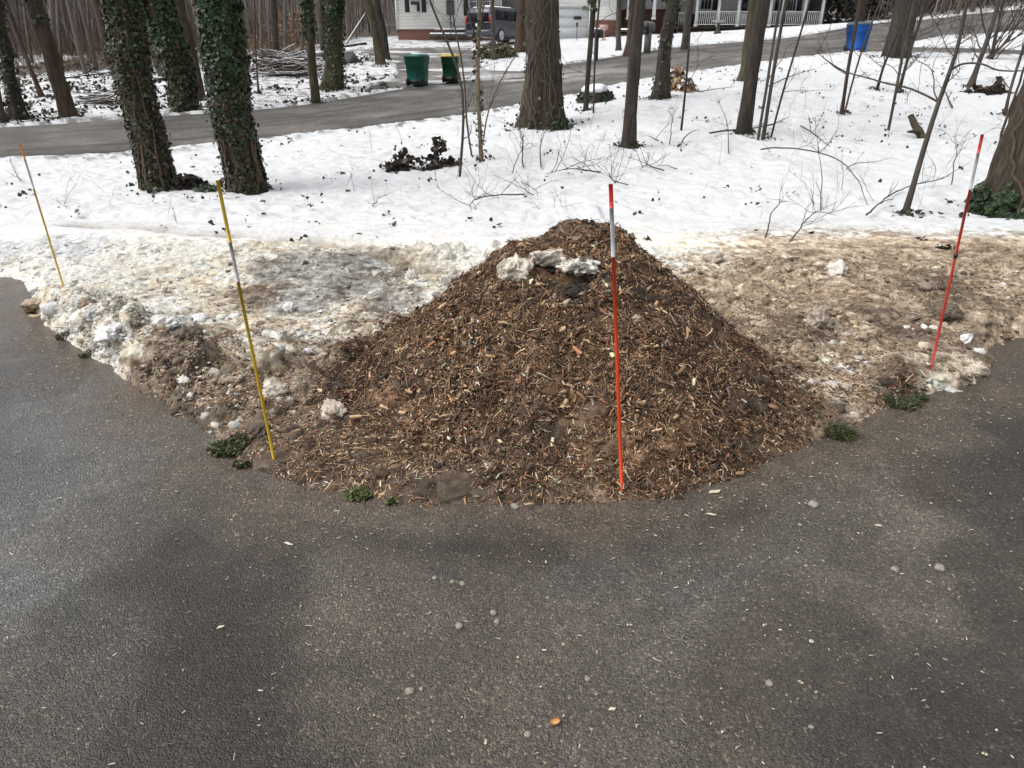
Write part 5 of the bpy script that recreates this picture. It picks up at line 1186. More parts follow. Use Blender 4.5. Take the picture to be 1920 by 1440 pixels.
chunk(845, 536, 46, 'jagged translucent ice lump at the side of the heap, the upper one', base=(.56,.53,.49), dirt=.35, flat=1.0, amp=.9)
chunk(828, 556, 36, 'jagged whitish ice lump leaning below the upper one at the heap side', base=(.62,.59,.54), dirt=.3, flat=.9, amp=.9)
chunk(772, 522, 24, 'pale pointed ice lump alone in the grey slush behind the heap', base=(.58,.55,.50), dirt=.3, flat=1.0, amp=.8)
chunk(708, 517, 24, 'rounded whitish ice lump farther out in the grey slush', base=(.55,.51,.46), dirt=.4, flat=.9)
chunk(543, 579, 26, 'white ice lump behind the yellow stake in the grey slush', base=(.66,.65,.63), dirt=.25)
chunk(1535, 610, 46, 'upright half white half dark red brown ice lump in the sandy bank', base=(.40,.34,.28), dirt=.75, flat=1.1, dcol=(.07,.042,.034))
chunk(1770, 592, 62, 'dark brown clod behind the red stake in the sandy bank', base=(.12,.092,.068), dirt=.5, flat=.7)
chunk(1574, 508, 34, 'torn whitish ice shard on the crest of the sandy bank', base=(.66,.63,.58), dirt=.35, flat=.8, amp=1.0)
chunk(1340, 488, 40, 'grey rounded hump of old snow on the crest beside the heap', base=(.42,.37,.31), dirt=.5, flat=.6)
chunk(1871, 674, 20, 'white rounded ice bit in the corner by the timber', base=(.74,.73,.71), dirt=.12)
chunk(1836, 702, 46, 'white ridge of ice at the tip of the bank below the red stake', base=(.60,.53,.44), dirt=.55, stretch=(1.2, .6), amp=.8)
chunk(1800, 700, 40, 'cream ice slab between the red stake foot and the white ridge', base=(.52,.44,.35), dirt=.6, stretch=(1.2, .7), amp=.8)
chunk(1815, 639, 30, 'long white ice piece in the sandy bank past the red stake', base=(.72,.70,.68), dirt=.25, stretch=(1.3, .6))
chunk(1838, 662, 22, 'white ice flake below the long white ice piece', base=(.72,.71,.68), dirt=.25, stretch=(1.1, .8))
chunk(1734, 616, 15, 'white oval ice bit close beside the red stake, the farther one', base=(.74,.73,.70), dirt=.12, stretch=(1.3, .8))
chunk(1751, 617, 14, 'cream ice bit touching the red stake', base=(.66,.62,.55), dirt=.2)
chunk(1700, 616, 14, 'white ice bit farthest out from the red stake toward the heap', base=(.68,.65,.6), dirt=.3)
chunk(1560, 645, 15, 'bright ice chip below the dark red brown lump', base=(.70,.69,.66), dirt=.2)
chunk(66, 572, 58, 'grimy brown snow slab at the pointed end of the snow bank', base=(.42,.33,.24), dirt=.6, flat=.5, stretch=(1.2, .8))
chunk(72, 600, 46, 'tan snow slab overhanging the wet asphalt at the bank end', base=(.50,.39,.27), dirt=.5, flat=.45, stretch=(1.3, .8))
chunk(215, 622, 62, 'glassy white ice slab on the front face of the snow bank', base=(.74,.74,.73), dirt=.15, flat=.5, amp=.9)
chunk(300, 612, 66, 'broad glassy white ice slab beside the brown hollow in the bank', base=(.72,.71,.69), dirt=.2, flat=.45, amp=.9)
chunk(160, 572, 30, 'brown stained ice knob on the white part of the bank', base=(.26,.20,.15), dirt=.6)
chunk(198, 665, 24, 'bright white ice knob at the brown front of the bank', base=(.74,.73,.71), dirt=.15)
chunk(264, 655, 20, 'white ice knob in the middle of the brown front of the bank', base=(.68,.66,.62), dirt=.3)
chunk(345, 716, 26, 'white ice bit low on the brown front of the bank', base=(.66,.64,.6), dirt=.3)
chunk(356, 745, 15, 'white ice bit at the muddy foot of the bank', base=(.72,.71,.70), dirt=.15)
chunk(348, 640, 60, 'dark brown icy block under the hollow of the bank', base=(.13,.10,.075), dirt=.6, flat=.7)
# crumbs of snow and frozen dirt covering the banks
bl = [o for o in bpy.data.objects if o.name.startswith('snow_bank')]
rg = np.random.default_rng(21)
def crumbs(n, xr, yr, parent, cond, size, lv=2):
    x = rg.uniform(*xr, n); y = rg.uniform(*yr, n); e = edge_sd(x, y); s = pile_h(x, y)[1]
    k = (e > .05) & (s > .95) & cond(x, y); x, y, e, s = x[k], y[k], e[k], s[k]; n = len(x)
    zc = zgrid(x, y); col, _ = verge_col(x, y, s, e)
    col = col * np.exp(rg.normal(.05, .45, n))[:, None]; br = rg.random(n) < np.where(x > .3, .025, .07); col[br] = np.array([.66, .63, .58])
    v0, f0 = ico(lv); rs = np.exp(rg.normal(math.log(size), .55, n))
    V, Fc, Cc = [], [], []
    variants = []
    for q in range(20):
        vv, _ = lump((1, 1, 1), 500 + q, lv, 1.1, .7, 2.2); variants.append(vv * (1 + .5 * n3(vv, 4.0, 900 + q))[:, None])
    for i in range(n):
        a = rg.uniform(0, 6.28); c, s_ = math.cos(a), math.sin(a); v = variants[i % 20] @ np.array([[c, s_, 0], [-s_, c, 0], [0, 0, 1]])
        V.append(v * rs[i] * [1, 1, rg.uniform(.6, 1.1)] + [x[i], y[i], zc[i] - rs[i] * .15]); Fc.append(f0 + i * len(v0)); Cc.append(np.repeat(np.clip(col[i], .02, .8)[None], len(v0), 0))
    C3 = np.vstack(Cc); C4 = np.c_[C3, np.full(len(C3), .1)]
    build('snow_crumbs', [(np.vstack(V), np.vstack(Fc), C4)], M_bank, parent=parent, kind='stuff', smooth=False)
crumbs(9000, (-5.2, .3), (2.5, 6.2), bl[0], lambda x, y: rg.random(len(x)) < .25 + .75 * (fbm(x * 2, y * 2, 131, 3) > .50) * ss(5.6, 4.6, y), .0105)
crumbs(60000, (-4.6, -1.0), (2.7, 4.6), bl[0], lambda x, y: rg.random(len(x)) < ss(.6, .25, edge_sd(x, y)), .0068, 1)
crumbs(9000, (.3, 5.4), (2.6, 6.0), bl[1], lambda x, y: rg.random(len(x)) < .25 + .75 * (fbm(x * 2, y * 2, 132, 3) > .46) * ss(5.7, 5.0, y), .0105)
# grass tufts at the asphalt edge
M_grass = M_leafcol
def tuft(px, py, wpx_, n, h, pal, label, name='grass_tuft', cat='grass tuft', flatleaf=False):
    q = GV(px, py); k = np.linalg.norm(P(px + 1, py, q[1]) - P(px, py, q[1])); R = wpx_ * k / 2
    a = rg.uniform(0, 6.28, n); r = R * np.sqrt(rg.random(n)); x, y = q[0] + r * np.cos(a), q[1] + r * np.sin(a) * .7
    z = Hfull(x, y); z = np.maximum(z, 0)
    pl = np.array(pal); col = pl[rg.integers(0, len(pl), n)] * np.exp(rg.normal(0, .3, n))[:, None]
    if flatleaf:
        c = np.stack([x, y, z + rg.uniform(0, h, n)], -1) - q; nn_ = rg.normal(0, .5, (n, 3)) + [0, 0, 1]; nn_ /= np.linalg.norm(nn_, axis=1)[:, None]
        v, f = leaves(c, nn_, rg.uniform(.007, .018, n), rg); return build(name, [(v, f, np.repeat(np.c_[col, np.ones(n)], 6, 0))], M_leafcol, loc=q, label=label, cat=cat)
    d = rg.normal(0, .55, (n, 3)); d[:, 2] = 1; d /= np.linalg.norm(d, axis=1)[:, None]; L = h * rg.uniform(.5, 1.2, n)
    b0 = np.stack([x, y, z - .005], -1) - q; s = np.cross(d, rg.normal(size=(n, 3))); s /= np.linalg.norm(s, axis=1)[:, None]; s *= .0022
    mid = b0 + d * L[:, None] * .55; tip = b0 + d * L[:, None] + np.stack([d[:, 0] * L * .5, d[:, 1] * L * .5, -.25 * L], -1)
    v = np.stack([b0 - s, b0 + s, mid + s * .8, mid - s * .8, tip], 1).reshape(-1, 3); b_ = (np.arange(n) * 5)[:, None]
    return build(name, [(v, [b_ + np.array([[0, 1, 2, 3]]), b_ + np.array([[3, 2, 4]])], np.repeat(np.c_[col, np.ones(n)], 5, 0))], M_leafcol, loc=q, label=label, cat=cat)
GR = [[.035,.060,.018],[.055,.080,.022],[.03,.045,.016],[.10,.09,.045],[.09,.07,.04]]
tuft(430, 846, 76, 1300, .028, GR, 'low bushy green weed clump at the asphalt edge below the yellow stake', name='weed_clump', cat='weed', flatleaf=True)
tuft(455, 880, 30, 200, .02, GR, 'smaller green weed patch just below the bushy clump', name='weed_clump', cat='weed', flatleaf=True)
tuft(672, 938, 50, 420, .012, [[.06,.085,.02],[.09,.10,.025],[.045,.06,.018]], 'yellowish green moss patch on the mud in front of the heap', name='weed_clump', cat='weed', flatleaf=True)
tuft(735, 947, 22, 110, .012, [[.06,.075,.02],[.09,.09,.03]], 'tiny faint moss patch beside the yellowish moss in the mud', name='weed_clump', cat='weed', flatleaf=True)
tuft(1573, 818, 58, 420, .07, GR, 'green grass tuft at the asphalt edge by the dark clods', cat='grass tuft')
tuft(1690, 770, 64, 420, .06, GR, 'green grass tuft below the dark mulch clump near the red stake')
tuft(1722, 757, 30, 160, .05, GR, 'small grass tuft at the end of the dark mulch clump')
tuft(120, 622, 34, 220, .05, GR, 'green grass tuft under the front of the snow bank')
tuft(165, 668, 30, 140, .04, [[.05,.06,.025],[.08,.075,.035]], 'dull grass tuft farther along the foot of the snow bank')
# stones, slivers and one leaf on the asphalt
def flatG(px, py): return PZ(px, py, -.004)
ST = [(768,1299,17,'largest pale stone on the asphalt, with a small one beside it'),(790,1293,10,'small pale stone beside the largest one on the asphalt'),(861,1176,15,'flat grey stone alone near the middle of the asphalt'),(926,1151,14,'upper stone of a close pair on the asphalt'),(932,1167,13,'lower stone of a close pair on the asphalt'),(867,1096,12,'tan stone in the little cluster nearest the heap'),(848,1092,10,'bluish stone in the little cluster nearest the heap'),(815,1085,9,'pale stone just off the little cluster nearest the heap'),(989,1380,14,'pale round stone close to the orange leaf'),(1102,1275,13,'oval pale stone between the orange leaf and the heap'),(1443,1284,15,'flat oval stone on the open asphalt toward the dark patch'),(1764,1067,20,'flat tan stone in the dark wet patch of asphalt'),(1679,1069,15,'thin flat stone on the rim of the dark wet patch'),(1527,948,20,'pale flat stone on the lighter asphalt before the grass tuft'),(1512,1062,9,'small stone on the asphalt below the pale flat stone'),(1027,1122,8,'small dull stone in the middle of the asphalt'),(1521,1364,10,'small pale stone near the bottom dark patch'),(1522,1204,9,'small white stone on the open asphalt'),(967,952,16,'grey stone sunk in the mud line before the heap'),(1500,985,9,'tiny stone at the edge of the mud beyond the orange stake')]
for px, py, w_, lb in ST:
    chunk(px, py, w_, lb, base=(.27,.25,.21) if 'white' not in lb else (.5,.49,.45), dirt=.25, flat=.55, name='stone', cat='stone', sub=3, amp=.35, sink=.05, mat=M_stone, fn=flatG)
M_sl = mat_plain('pale_wood', (.60,.54,.40), .7, noise=.15, nscale=60)
SL = [(540,1021,20,-.45,'long pale wood sliver on the asphalt in front of the weed patch'),(414,1178,14,.4,'pale wood sliver on the dark coarse strip of asphalt'),(1333,966,20,-.3,'pale wood sliver just outside the mud beyond the orange stake'),(1647,987,13,-.35,'pale sliver by the corner of the dark wet patch'),(1500,1281,10,-1.0,'short yellowish sliver beside the flat oval stone'),(1148,1332,14,.1,'thin white sliver above the orange leaf, toward the middle'),(1434,1174,9,.3,'thin pale sliver on the open asphalt by the small white stone'),(1180,1174,10,-.3,'thin pale sliver in the middle of the open asphalt'),(1845,1416,9,-.7,'pale sliver in the dark corner of the asphalt'),(912,1393,10,1.3,'upright pale sliver near the pale round stone'),(1340,924,26,.25,'broad pale bark chip at the rim of the mulch beyond the orange stake'),(111,936,9,-.1,'single pale sliver on the bluish wet asphalt')]
for px, py, w_, a_, lb in SL:
    q = flatG(px, py); k = np.linalg.norm(P(px + 1, py, q[1]) - P(px, py, q[1])); L = w_ * k
    v, f = tube([(-L / 2, 0, .004), (-L / 5, .002, .006), (L / 5, 0, .007), (L / 2, .003, .005)], [.0012, .0042, .0045, .0012], 6); v = v * [1, 1.3 if w_ < 22 else 2.6, .7]
    build('wood_sliver', [(v, f)], M_sl, loc=q, rot=(0, 0, a_), label=lb, cat='wood sliver')
q = flatG(1040, 1357); k = np.linalg.norm(P(1041, 1357, q[1]) - P(1040, 1357, q[1])); L = 22 * k
t_ = np.linspace(-1, 1, 9); xx = t_ * L / 2; ww = L * .28 * np.sqrt(np.clip(1 - t_ ** 2, 0, 1)) * (1 - .3 * t_)
lf = np.vstack([np.stack([xx, -ww, .007 + .006 * t_ ** 2 + 0 * xx], -1), np.stack([xx, xx * 0, .003 + .004 * np.abs(t_)], -1), np.stack([xx, ww * .9, .012 + .003 * np.sin(t_ * 3)], -1)])
fi = np.array([[r_ * 9 + i, r_ * 9 + i + 1, r_ * 9 + 10 + i, r_ * 9 + 9 + i] for r_ in (0, 1) for i in range(8)])
lc = np.repeat(np.array([[.42,.16,.04,1],[.55,.30,.10,1],[.30,.10,.03,1]]), 9, 0)
build('fallen_leaf', [(lf, fi, lc)], M_leafcol, loc=q, rot=(0, 0, .15), label='single curled orange leaf on the wet asphalt near the bottom of the photo', cat='leaf')
# timber edging at the margin
q = GV(1908, 668); build('edging_timber', [bevbox((.30, .25, .02), (.70, .13, .18), .012)], mat_plain('orange_timber', (.36,.20,.07), .8, noise=.3, nscale=14), loc=q + np.array([.0, -.05, .05]), rot=(0, 0, math.radians(-62)), label='weathered orange timber edging at the end of the sandy bank', cat='timber')

# ------------------------------------------------------------------ twigs and fallen branches on the lawn
def fallen(pts, w0, label, nside=5, seed=0, lift=.04, mat=None, cat='branch', name='fallen_branch', side=(.2,.5), arch=0.0, up=.4):
    rg = np.random.default_rng(900 + seed); w = [G(*p) for p in pts]; n = 22
    k = np.linalg.norm(P(pts[0][0] + 1, pts[0][1], w[0][1]) - P(*pts[0], w[0][1])); w = smooth_path(w, n); t = np.linspace(0, 1, n)
    w[:, 2] = np.maximum(w[:, 2] + lift + arch * np.sin(t * math.pi), zt(w[:, 0], w[:, 1]) + lift) ; w += np.cumsum(rg.normal(0, .006, (n, 3)), 0) * [1, 1, .3]
    b = w[0].copy(); r0 = w0 * k / 2; out = [tube(w - b, np.linspace(r0, r0 * .3, n), 5)]
    for q in range(nside):
        i = rg.integers(3, n - 2); d = rg.normal(0, 1, 3) + (w[i + 1] - w[i]) * 8; d[2] = abs(d[2]) * .7 + up * .5
        limbs(w[i] - b, d, rg.uniform(*side), r0 * .5, 1, rg, out)
    return build(name, out, mat or M_twig, loc=b, smooth=True, label=label, cat=cat)
fallen([(985,370),(930,372),(890,377),(880,395)], 3, 'bare twiggy branch lying on the snow beyond the heap, to the left', 8, 1, side=(.25, .6))
fallen([(1000,372),(975,355),(955,345)], 2.2, 'short twiggy shoot crossing the end of the bare branch beyond the heap', 4, 2)
fallen([(1125,328),(1060,330),(1020,333)], 3, 'long flat twiggy branch lying below the thickest lawn trunk', 8, 3, side=(.3, .8), arch=.05)
fallen([(1178,352),(1150,345),(1140,330),(1150,315)], 2.2, 'tangle of fine twigs beside the tip of the orange stake', 9, 4, side=(.3, .8), up=1.0)
fallen([(1245,325),(1225,318),(1215,312),(1200,322)], 3, 'small fallen spray with one brown leaf, right of the twig tangle'.replace(', right of the twig tangle', ' past the twig tangle'), 6, 5)
fallen([(1268,322),(1250,315),(1225,316)], 2, 'hooked twig tip beside the spray with the brown leaf', 2, 6)
fallen([(1330,254),(1360,250),(1400,248),(1450,240),(1482,222)], 3.5, 'long low branch lying past the foot of the dark porch trunk', 3, 7, arch=.03)
fallen([(1270,280),(1290,262),(1308,246)], 3, 'straight broken stick lying below the wavy sapling', 0, 8, arch=.08)
fallen([(1235,268),(1215,258),(1195,258)], 2.5, 'bowed stick on the snow beside the straight dark lawn trunk', 1, 9)
fallen([(1426,285),(1450,300),(1500,315),(1560,335),(1600,365),(1616,388)], 3, 'long arching bramble shoot curving over the open snow', 3, 10, arch=.22)
fallen([(1500,240),(1525,255),(1557,279)], 2.5, 'slanting twig lying below the three slanting stems', 4, 11)
fallen([(1537,400),(1530,350),(1522,330),(1500,300),(1492,285)], 2.2, 'upright wiry shoot crossing the arching bramble', 4, 12, arch=.3)
fallen([(1588,322),(1620,314),(1652,312)], 2, 'fine horizontal twig on the snow before the leaning sapling', 3, 13, arch=.04)
fallen([(1432,455),(1447,420),(1462,395),(1478,385)], 3.2, 'bent dark stick poking out of the snow behind the sandy bank', 2, 14, arch=.1)
fallen([(1480,463),(1510,440),(1530,420),(1560,410)], 3, 'forked twiggy branch poking out of the snow above the sandy bank', 9, 15, side=(.25, .6), arch=.12)
fallen([(1622,410),(1650,392),(1672,380)], 4, 'stout dark stick lying beside the foot of the leaning sapling', 1, 16, arch=.03)
fallen([(1655,380),(1690,365),(1730,355),(1770,345),(1788,330)], 3, 'low creeping twig running from the leaning sapling toward the red stake', 4, 17, arch=.04)
fallen([(1782,352),(1783,320),(1785,290)], 2.4, 'wiry seedling with crooked side twigs near the red stake', 7, 18, up=1, arch=.25)
fallen([(1870,310),(1873,285),(1850,265),(1845,260)], 2, 'drooping thin shoot bent over beside the ivy footed trunk', 2, 19, arch=.3)
fallen([(1785,205),(1770,185),(1760,165)], 3.5, 'thick broken stick crossing the fork of the leaning sapling', 1, 20, arch=.1)
fallen([(960,330),(970,318),(985,300),(1005,280)], 2, 'thin upright seedling with a forked top near the pale young tree', 4, 21, arch=.2)
fallen([(1015,318),(1012,290),(1020,262),(1032,238)], 3, 'kinked seedling rising from a dark leaf tuft below the thickest trunk', 3, 22, arch=.1)
fallen([(983,318),(982,280),(976,245)], 3, 'slim upright seedling with side twigs in front of the thickest trunk', 5, 23, arch=.1)
fallen([(1255,275),(1258,240),(1250,222),(1262,205)], 2, 'zigzag bare seedling between the dark lawn trunk and the wavy sapling', 3, 24, arch=.15)
fallen([(1366,292),(1360,255),(1345,205),(1330,190)], 2, 'thin grey seedling just before the dark porch trunk', 5, 25, arch=.2)
fallen([(40,345),(28,320),(22,300)], 2, 'small dark twig standing in the snow near the photo margin', 2, 26)
fallen([(110,395),(120,388),(130,394)], 1.8, 'tiny dark twig lying flat near the white end of the bank', 3, 27)
fallen([(700,392),(712,378),(725,370)], 2, 'single short twig on the snow beyond the grey slush', 3, 28)
fallen([(1075,395),(1040,400),(1005,398)], 2, 'thin twig lying just behind the summit of the heap', 4, 29)
fallen([(978,345),(1000,362),(1015,352)], 1.8, 'crooked little twig near the shoot beyond the heap', 3, 30)
fallen([(1310,175),(1350,168),(1375,165)], 2, 'faint twig lying near the road edge past the orange shrub', 2, 31)
fallen([(1440,165),(1480,150),(1530,132)], 2.5, 'long straight stick lying across the snow bank near the road', 2, 32, arch=.05)
# tiny seedlings all over the lawn
rgs = np.random.default_rng(404); k_ = 0
while k_ < 46:
    x_, y_ = rgs.uniform(-6, 10), rgs.uniform(6.9, 17)
    if abs(x_) > y_ * .66 or inpoly(np.array([x_]), np.array([y_]), ROAD_POLY)[0] or polydist(np.array([x_]), np.array([y_]), RN)[0] < .6: continue
    out = []; limbs((0, 0, -.03), rgs.normal(0, .35, 3) + [0, 0, 1], rgs.uniform(.12, .5), rgs.uniform(.002, .0045), 2 if rgs.random() < .5 else 1, rgs, out, .6)
    build('seedling', out, M_twig if k_ % 3 else M_twigr, loc=(x_, y_, float(zt(x_, y_)) + .02), smooth=True, label='tiny bare seedling poking up through the snowy lawn', cat='seedling', group='tiny seedlings in the lawn snow'); k_ += 1
# broken stub of log on the slope
a, b = G(1728, 257), P(1704, 230, G(1728, 257)[1] + .3); b[2] = G(1728, 257)[2] + .34
r = empty('broken_log', a, label='short broken log stub jutting out of the snow on the slope', cat='log')
build('log', [tube(smooth_path([np.zeros(3) - (b - a) * .1, (b - a) * .5, b - a], 10), np.linspace(.075, .05, 10), 10, bump=lambda i, t: 1 + .15 * np.sin(t * 3 + i))], B_moss, parent=r, smooth=True)
build('stub', [tube([(-.02, 0, .05), (-.18, -.03, .10), (-.3, -.03, .09)], [.045, .035, .012], 7)], B_dark, parent=r, smooth=True)
# fallen branches hung with dark dead leaves
def deadbranch(stems, label, n, name='leafy_branch', pal=((.018,.014,.011),(.030,.022,.016),(.045,.03,.02)), size=(.05,.11), base=None):
    rg = np.random.default_rng(int(stems[0][0][0][0])); b = G(*stems[0][0][0]); out = []; pts = []
    for ps, w_, part in stems:
        w = smooth_path([P(x_, y_, b[1] + .05 * i) for i, (x_, y_) in enumerate(ps)], 16); out.append(tube(w - b, np.linspace(w_, w_ * .4, 16) * .004, 5)); pts.append(w[int(16 * part):])
    r = empty(name, b, label=label, cat='branch'); build('stem', out, M_twig, parent=r, smooth=True)
    pp = np.vstack(pts); c = pp[rg.integers(0, len(pp), n)] + rg.normal(0, .055, (n, 3)) * [1, 1.2, 1] - [0, 0, .03]; c[:, 2] = np.maximum(c[:, 2], zt(c[:, 0], c[:, 1]) + .02)
    nn_ = rg.normal(size=(n, 3)) * [1, 1, .5]; nn_ /= np.linalg.norm(nn_, axis=1)[:, None]; v, f = leaves(c - b, nn_, rg.uniform(*size, n), rg, droop=.9)
    pl = np.array(pal); col = pl[rg.integers(0, len(pl), n)]
    build('leaves', [(v, f, np.repeat(np.c_[col, np.ones(n)], 6, 0))], M_leafcol, parent=r)
deadbranch([([(790,312),(806,296),(818,284),(826,268),(830,258)], 3, .45), ([(800,300),(820,304),(838,306),(850,300)], 2, .4), ([(822,305),(838,318),(852,325)], 2, .2)], 'broken branch with dark dead leaves rising to a leafy tip beside the slanting stem', 190)
deadbranch([([(820,318),(800,306),(785,299),(768,296),(748,282)], 3, .55), ([(770,300),(752,308),(735,312),(725,306)], 2.4, .25), ([(735,312),(748,322),(765,324)], 2, .0), ([(800,306),(806,320),(818,328)], 2, .3)], 'sprawling branch with curled dark dead leaves lying low on the snow', 330)
deadbranch([([(1850,175),(1838,165),(1828,158)], 3, .1), ([(1850,175),(1868,160),(1880,150)], 3, .2), ([(1850,175),(1875,172),(1895,172)], 3, .2), ([(1850,175),(1830,172),(1812,170)], 2, .1)], 'low shrub with drooping dark leaves under the edge saplings', 150, name='leafy_shrub', pal=((.035,.028,.02),(.05,.04,.025),(.07,.05,.03)), size=(.10, .2))
# bushy things
def bush(px, py, wpx_, hpx, n, size, pal, label, name='shrub', cat='shrub', stems=6, Yo=0, snow=0):
    b = G(px, py); k = np.linalg.norm(P(px + 1, py, b[1]) - P(px, py, b[1])); R, H = wpx_ * k / 2, hpx * k
    r = empty(name, b, label=label, cat=cat); rgb = np.random.default_rng(int(px * 3 + py)); out = []
    for s in range(stems): limbs((rgb.normal(0, R * .2), rgb.normal(0, R * .2), -.05), rgb.normal(0, .5, 3) + [0, 0, 1], H * .8, .012, 2, rgb, out)
    build('stem', out, M_twig, parent=r, smooth=True)
    d = rgb.normal(size=(n, 3)); d /= np.linalg.norm(d, axis=1)[:, None]; d[:, 2] = np.abs(d[:, 2]); lob = .65 + .6 * fbm(d[:, 0] * 2 + 5, d[:, 1] * 2 + d[:, 2] * 2, int(px), 3)
    c = d * (rgb.random(n) ** .33 * lob)[:, None] * [R, R, H]; nn_ = d + rgb.normal(0, .6, (n, 3)); nn_ /= np.linalg.norm(nn_, axis=1)[:, None]
    v, f = leaves(c, nn_, rgb.uniform(*size, n), rgb); pl = np.array(pal); col = pl[rgb.integers(0, len(pl), n)] * np.exp(rgb.normal(0, .3, n))[:, None]
    if snow:
        sw = rgb.random(n) < snow * (d[:, 2] > .3); col[sw] = [.75, .76, .78]
    build('leaves', [(v, f, np.repeat(np.c_[np.clip(col, 0, .8), np.ones(n)], 6, 0))], M_leafcol, parent=r)
    return r
bush(1262, 166, 60, 38, 420, (.06, .15), ORANGE + [[.3,.2,.06]], 'small shrub with hanging orange brown leaves at the foot of the rough flared trunk', stems=7, snow=.15)
bush(1285, 170, 50, 20, 200, (.06, .12), [[.20,.13,.05],[.13,.10,.05],[.25,.12,.05]], 'low yellow brown leafy shrub beside the orange leaved one', stems=5, snow=.2)
bush(930, 107, 74, 26, 1700, (.08, .18), [[.060,.070,.022],[.09,.095,.035],[.04,.05,.018],[.12,.10,.04]], 'wide olive green shrub bed beside the parked grey car', stems=5, snow=.05)
bush(356, 352, 58, 24, 380, (.04, .09), [[.022,.017,.013],[.035,.025,.018],[.03,.02,.02]], 'dark clump of dead leaves between the two big ivy trees', name='leaf_clump', cat='leaf clump', stems=4)
bush(385, 357, 40, 9, 160, (.04, .07), IVYPAL[:4], 'small green ivy patch on the snow beside the dark leaf clump', name='ivy_clump', cat='ivy', stems=2)
bush(1052, 240, 44, 14, 240, (.05, .09), IVYPAL[[0,1,4]], 'dark ivy patch spreading at the foot of the thickest lawn trunk', name='ivy_clump', cat='ivy', stems=2)
bush(985, 238, 30, 10, 160, (.05, .09), IVYPAL[[0,1,4]], 'small ivy patch on the outer root of the thickest lawn trunk', name='ivy_clump', cat='ivy', stems=2)
bush(1766, 474, 44, 13, 260, (.025, .05), [[.03,.028,.018],[.05,.035,.02],[.025,.035,.015]], 'dark leafy tuft in the snow behind the sandy bank near the red stake', name='leaf_clump', cat='leaf clump', stems=3)
bush(1576, 466, 22, 9, 90, (.02, .045), GR[:3], 'tiny green leaf tuft behind the crest of the sandy bank', name='leaf_clump', cat='leaf clump', stems=2)
bush(1850, 398, 64, 7, 300, (.03, .06), IVYPAL[[0,1,2,4]], 'ivy patch spreading over the snow at the foot of the leaning ivy tree', name='ivy_clump', cat='ivy', stems=3)
# snow capped ivy mound and boulder, kerb stones
b = G(1117, 190); k = np.linalg.norm(P(1118, 190, b[1]) - P(1117, 190, b[1])); R = 36 * k
r = empty('mossy_stump', b, label='low stump under ivy and a round cap of snow near the road', cat='stump')
v, f = lump((R * .85, R * .7, R * .72), 77, 4, .25, 1); build('stump', [(v, f)], B_dark, parent=r, smooth=True)
v, f = lump((R * .72, R * .62, R * .3), 78, 4, .25, 1); build('snow', [(v + [0, 0, R * .58], f)], M_capsn, parent=r, smooth=True)
rgb = np.random.default_rng(8); d = rgb.normal(size=(700, 3)); d /= np.linalg.norm(d, axis=1)[:, None]; d[:, 2] = np.abs(d[:, 2]) * .8
d = d[np.abs(d[:, 0]) > .35]; v, f = leaves(d * [R * .95, R * .8, R * .75], d, rgb.uniform(.06, .11, len(d)), rgb)
build('ivy', [(v, f, np.repeat(np.c_[IVYPAL[rgb.integers(0, 5, len(d))] * .8, np.ones(len(d))], 6, 0))], M_leafcol, parent=r)
def boulder(px, py, w_, label, snow=True, flat=.6, name='boulder', cat='boulder', base=(.13,.125,.12)):
    b = G(px, py); k = np.linalg.norm(P(px + 1, py, b[1]) - P(px, py, b[1])); R = w_ * k / 2; sd = int(px + py)
    r = empty(name, b, label=label, cat=cat); v, f = lump((R, R * .8, R), sd, 4, .45, flat); v = v + [0, 0, R * flat * .5]
    build('rock', [(v, f, lump_col(v * .2, base, sd, .5, (.06,.055,.05)))], M_stone, parent=r, smooth=True)
    if snow: v, f = lump((R * .8, R * .62, R * .22), sd + 1, 3, .3, 1); build('snow', [(v + [-R * .1, 0, R * flat * 1.32], f)], M_capsn, parent=r, smooth=True)
boulder(652, 117, 50, 'grey boulder with a flat cap of snow beside the flared ivy trunk')
boulder(600, 108, 22, 'small snow topped rock partly behind the narrow road edge trunk')
boulder(689, 174, 13, 'dark round stone at the corner of road and neighbour driveway', False, .8, 'kerb_stone', 'stone')
boulder(718, 160, 12, 'brown stone next above the dark round corner stone', False, .7, 'kerb_stone', 'stone')
boulder(695, 167, 9, 'small stone just behind the dark round corner stone', False, .7, 'kerb_stone', 'stone')
boulder(704, 170, 8, 'smallest stone in the row at the driveway corner', False, .7, 'kerb_stone', 'stone')
boulder(717, 150, 11, 'snow dusted stone higher up the row at the driveway corner', True, .7, 'kerb_stone', 'stone')
boulder(1600, 30, 32, 'snow covered rock behind the road past the end of the porch', True, .6); boulder(1644, 27, 30, 'snow covered rock beside the plain white pole', True, .5)
# logs with snow by the neighbour driveway
def logs(p0, p1, w_, label, name='fallen_log', lift=0.1, bark=B_dark, lift1=None):
    a, b = G(*p0), G(*p1); k = np.linalg.norm(P(p0[0] + 1, p0[1], a[1]) - P(p0[0], p0[1], a[1])); R = w_ * k / 2
    r = empty(name, a, label=label, cat='log'); c = b - a + [0, 0, lift1 or 0]; ps = smooth_path([np.array([0, 0, R * .6]), c * .5 + [0, 0, R * .7], c + [0, 0, R * .6]], 12)
    build('log', [tube(ps, R, 10)], bark, parent=r, smooth=True); build('snow', [tube(ps + [0, 0, R * .75], R * .62, 8)], M_capsn, parent=r, smooth=True)
logs((640, 90), (686, 83), 5, 'snow topped landscaping log at the head of the neighbour driveway')
logs((646, 88), (688, 60), 4, 'slanting fallen trunk with snow along its top behind the driveway', lift1=1.4)
logs((296, 152), (318, 150), 7, 'dark log lying in the snow between the ivy covered trunks')
logs((118, 148), (215, 136), 3, 'long snow dusted log lying along the edge of the far woods')
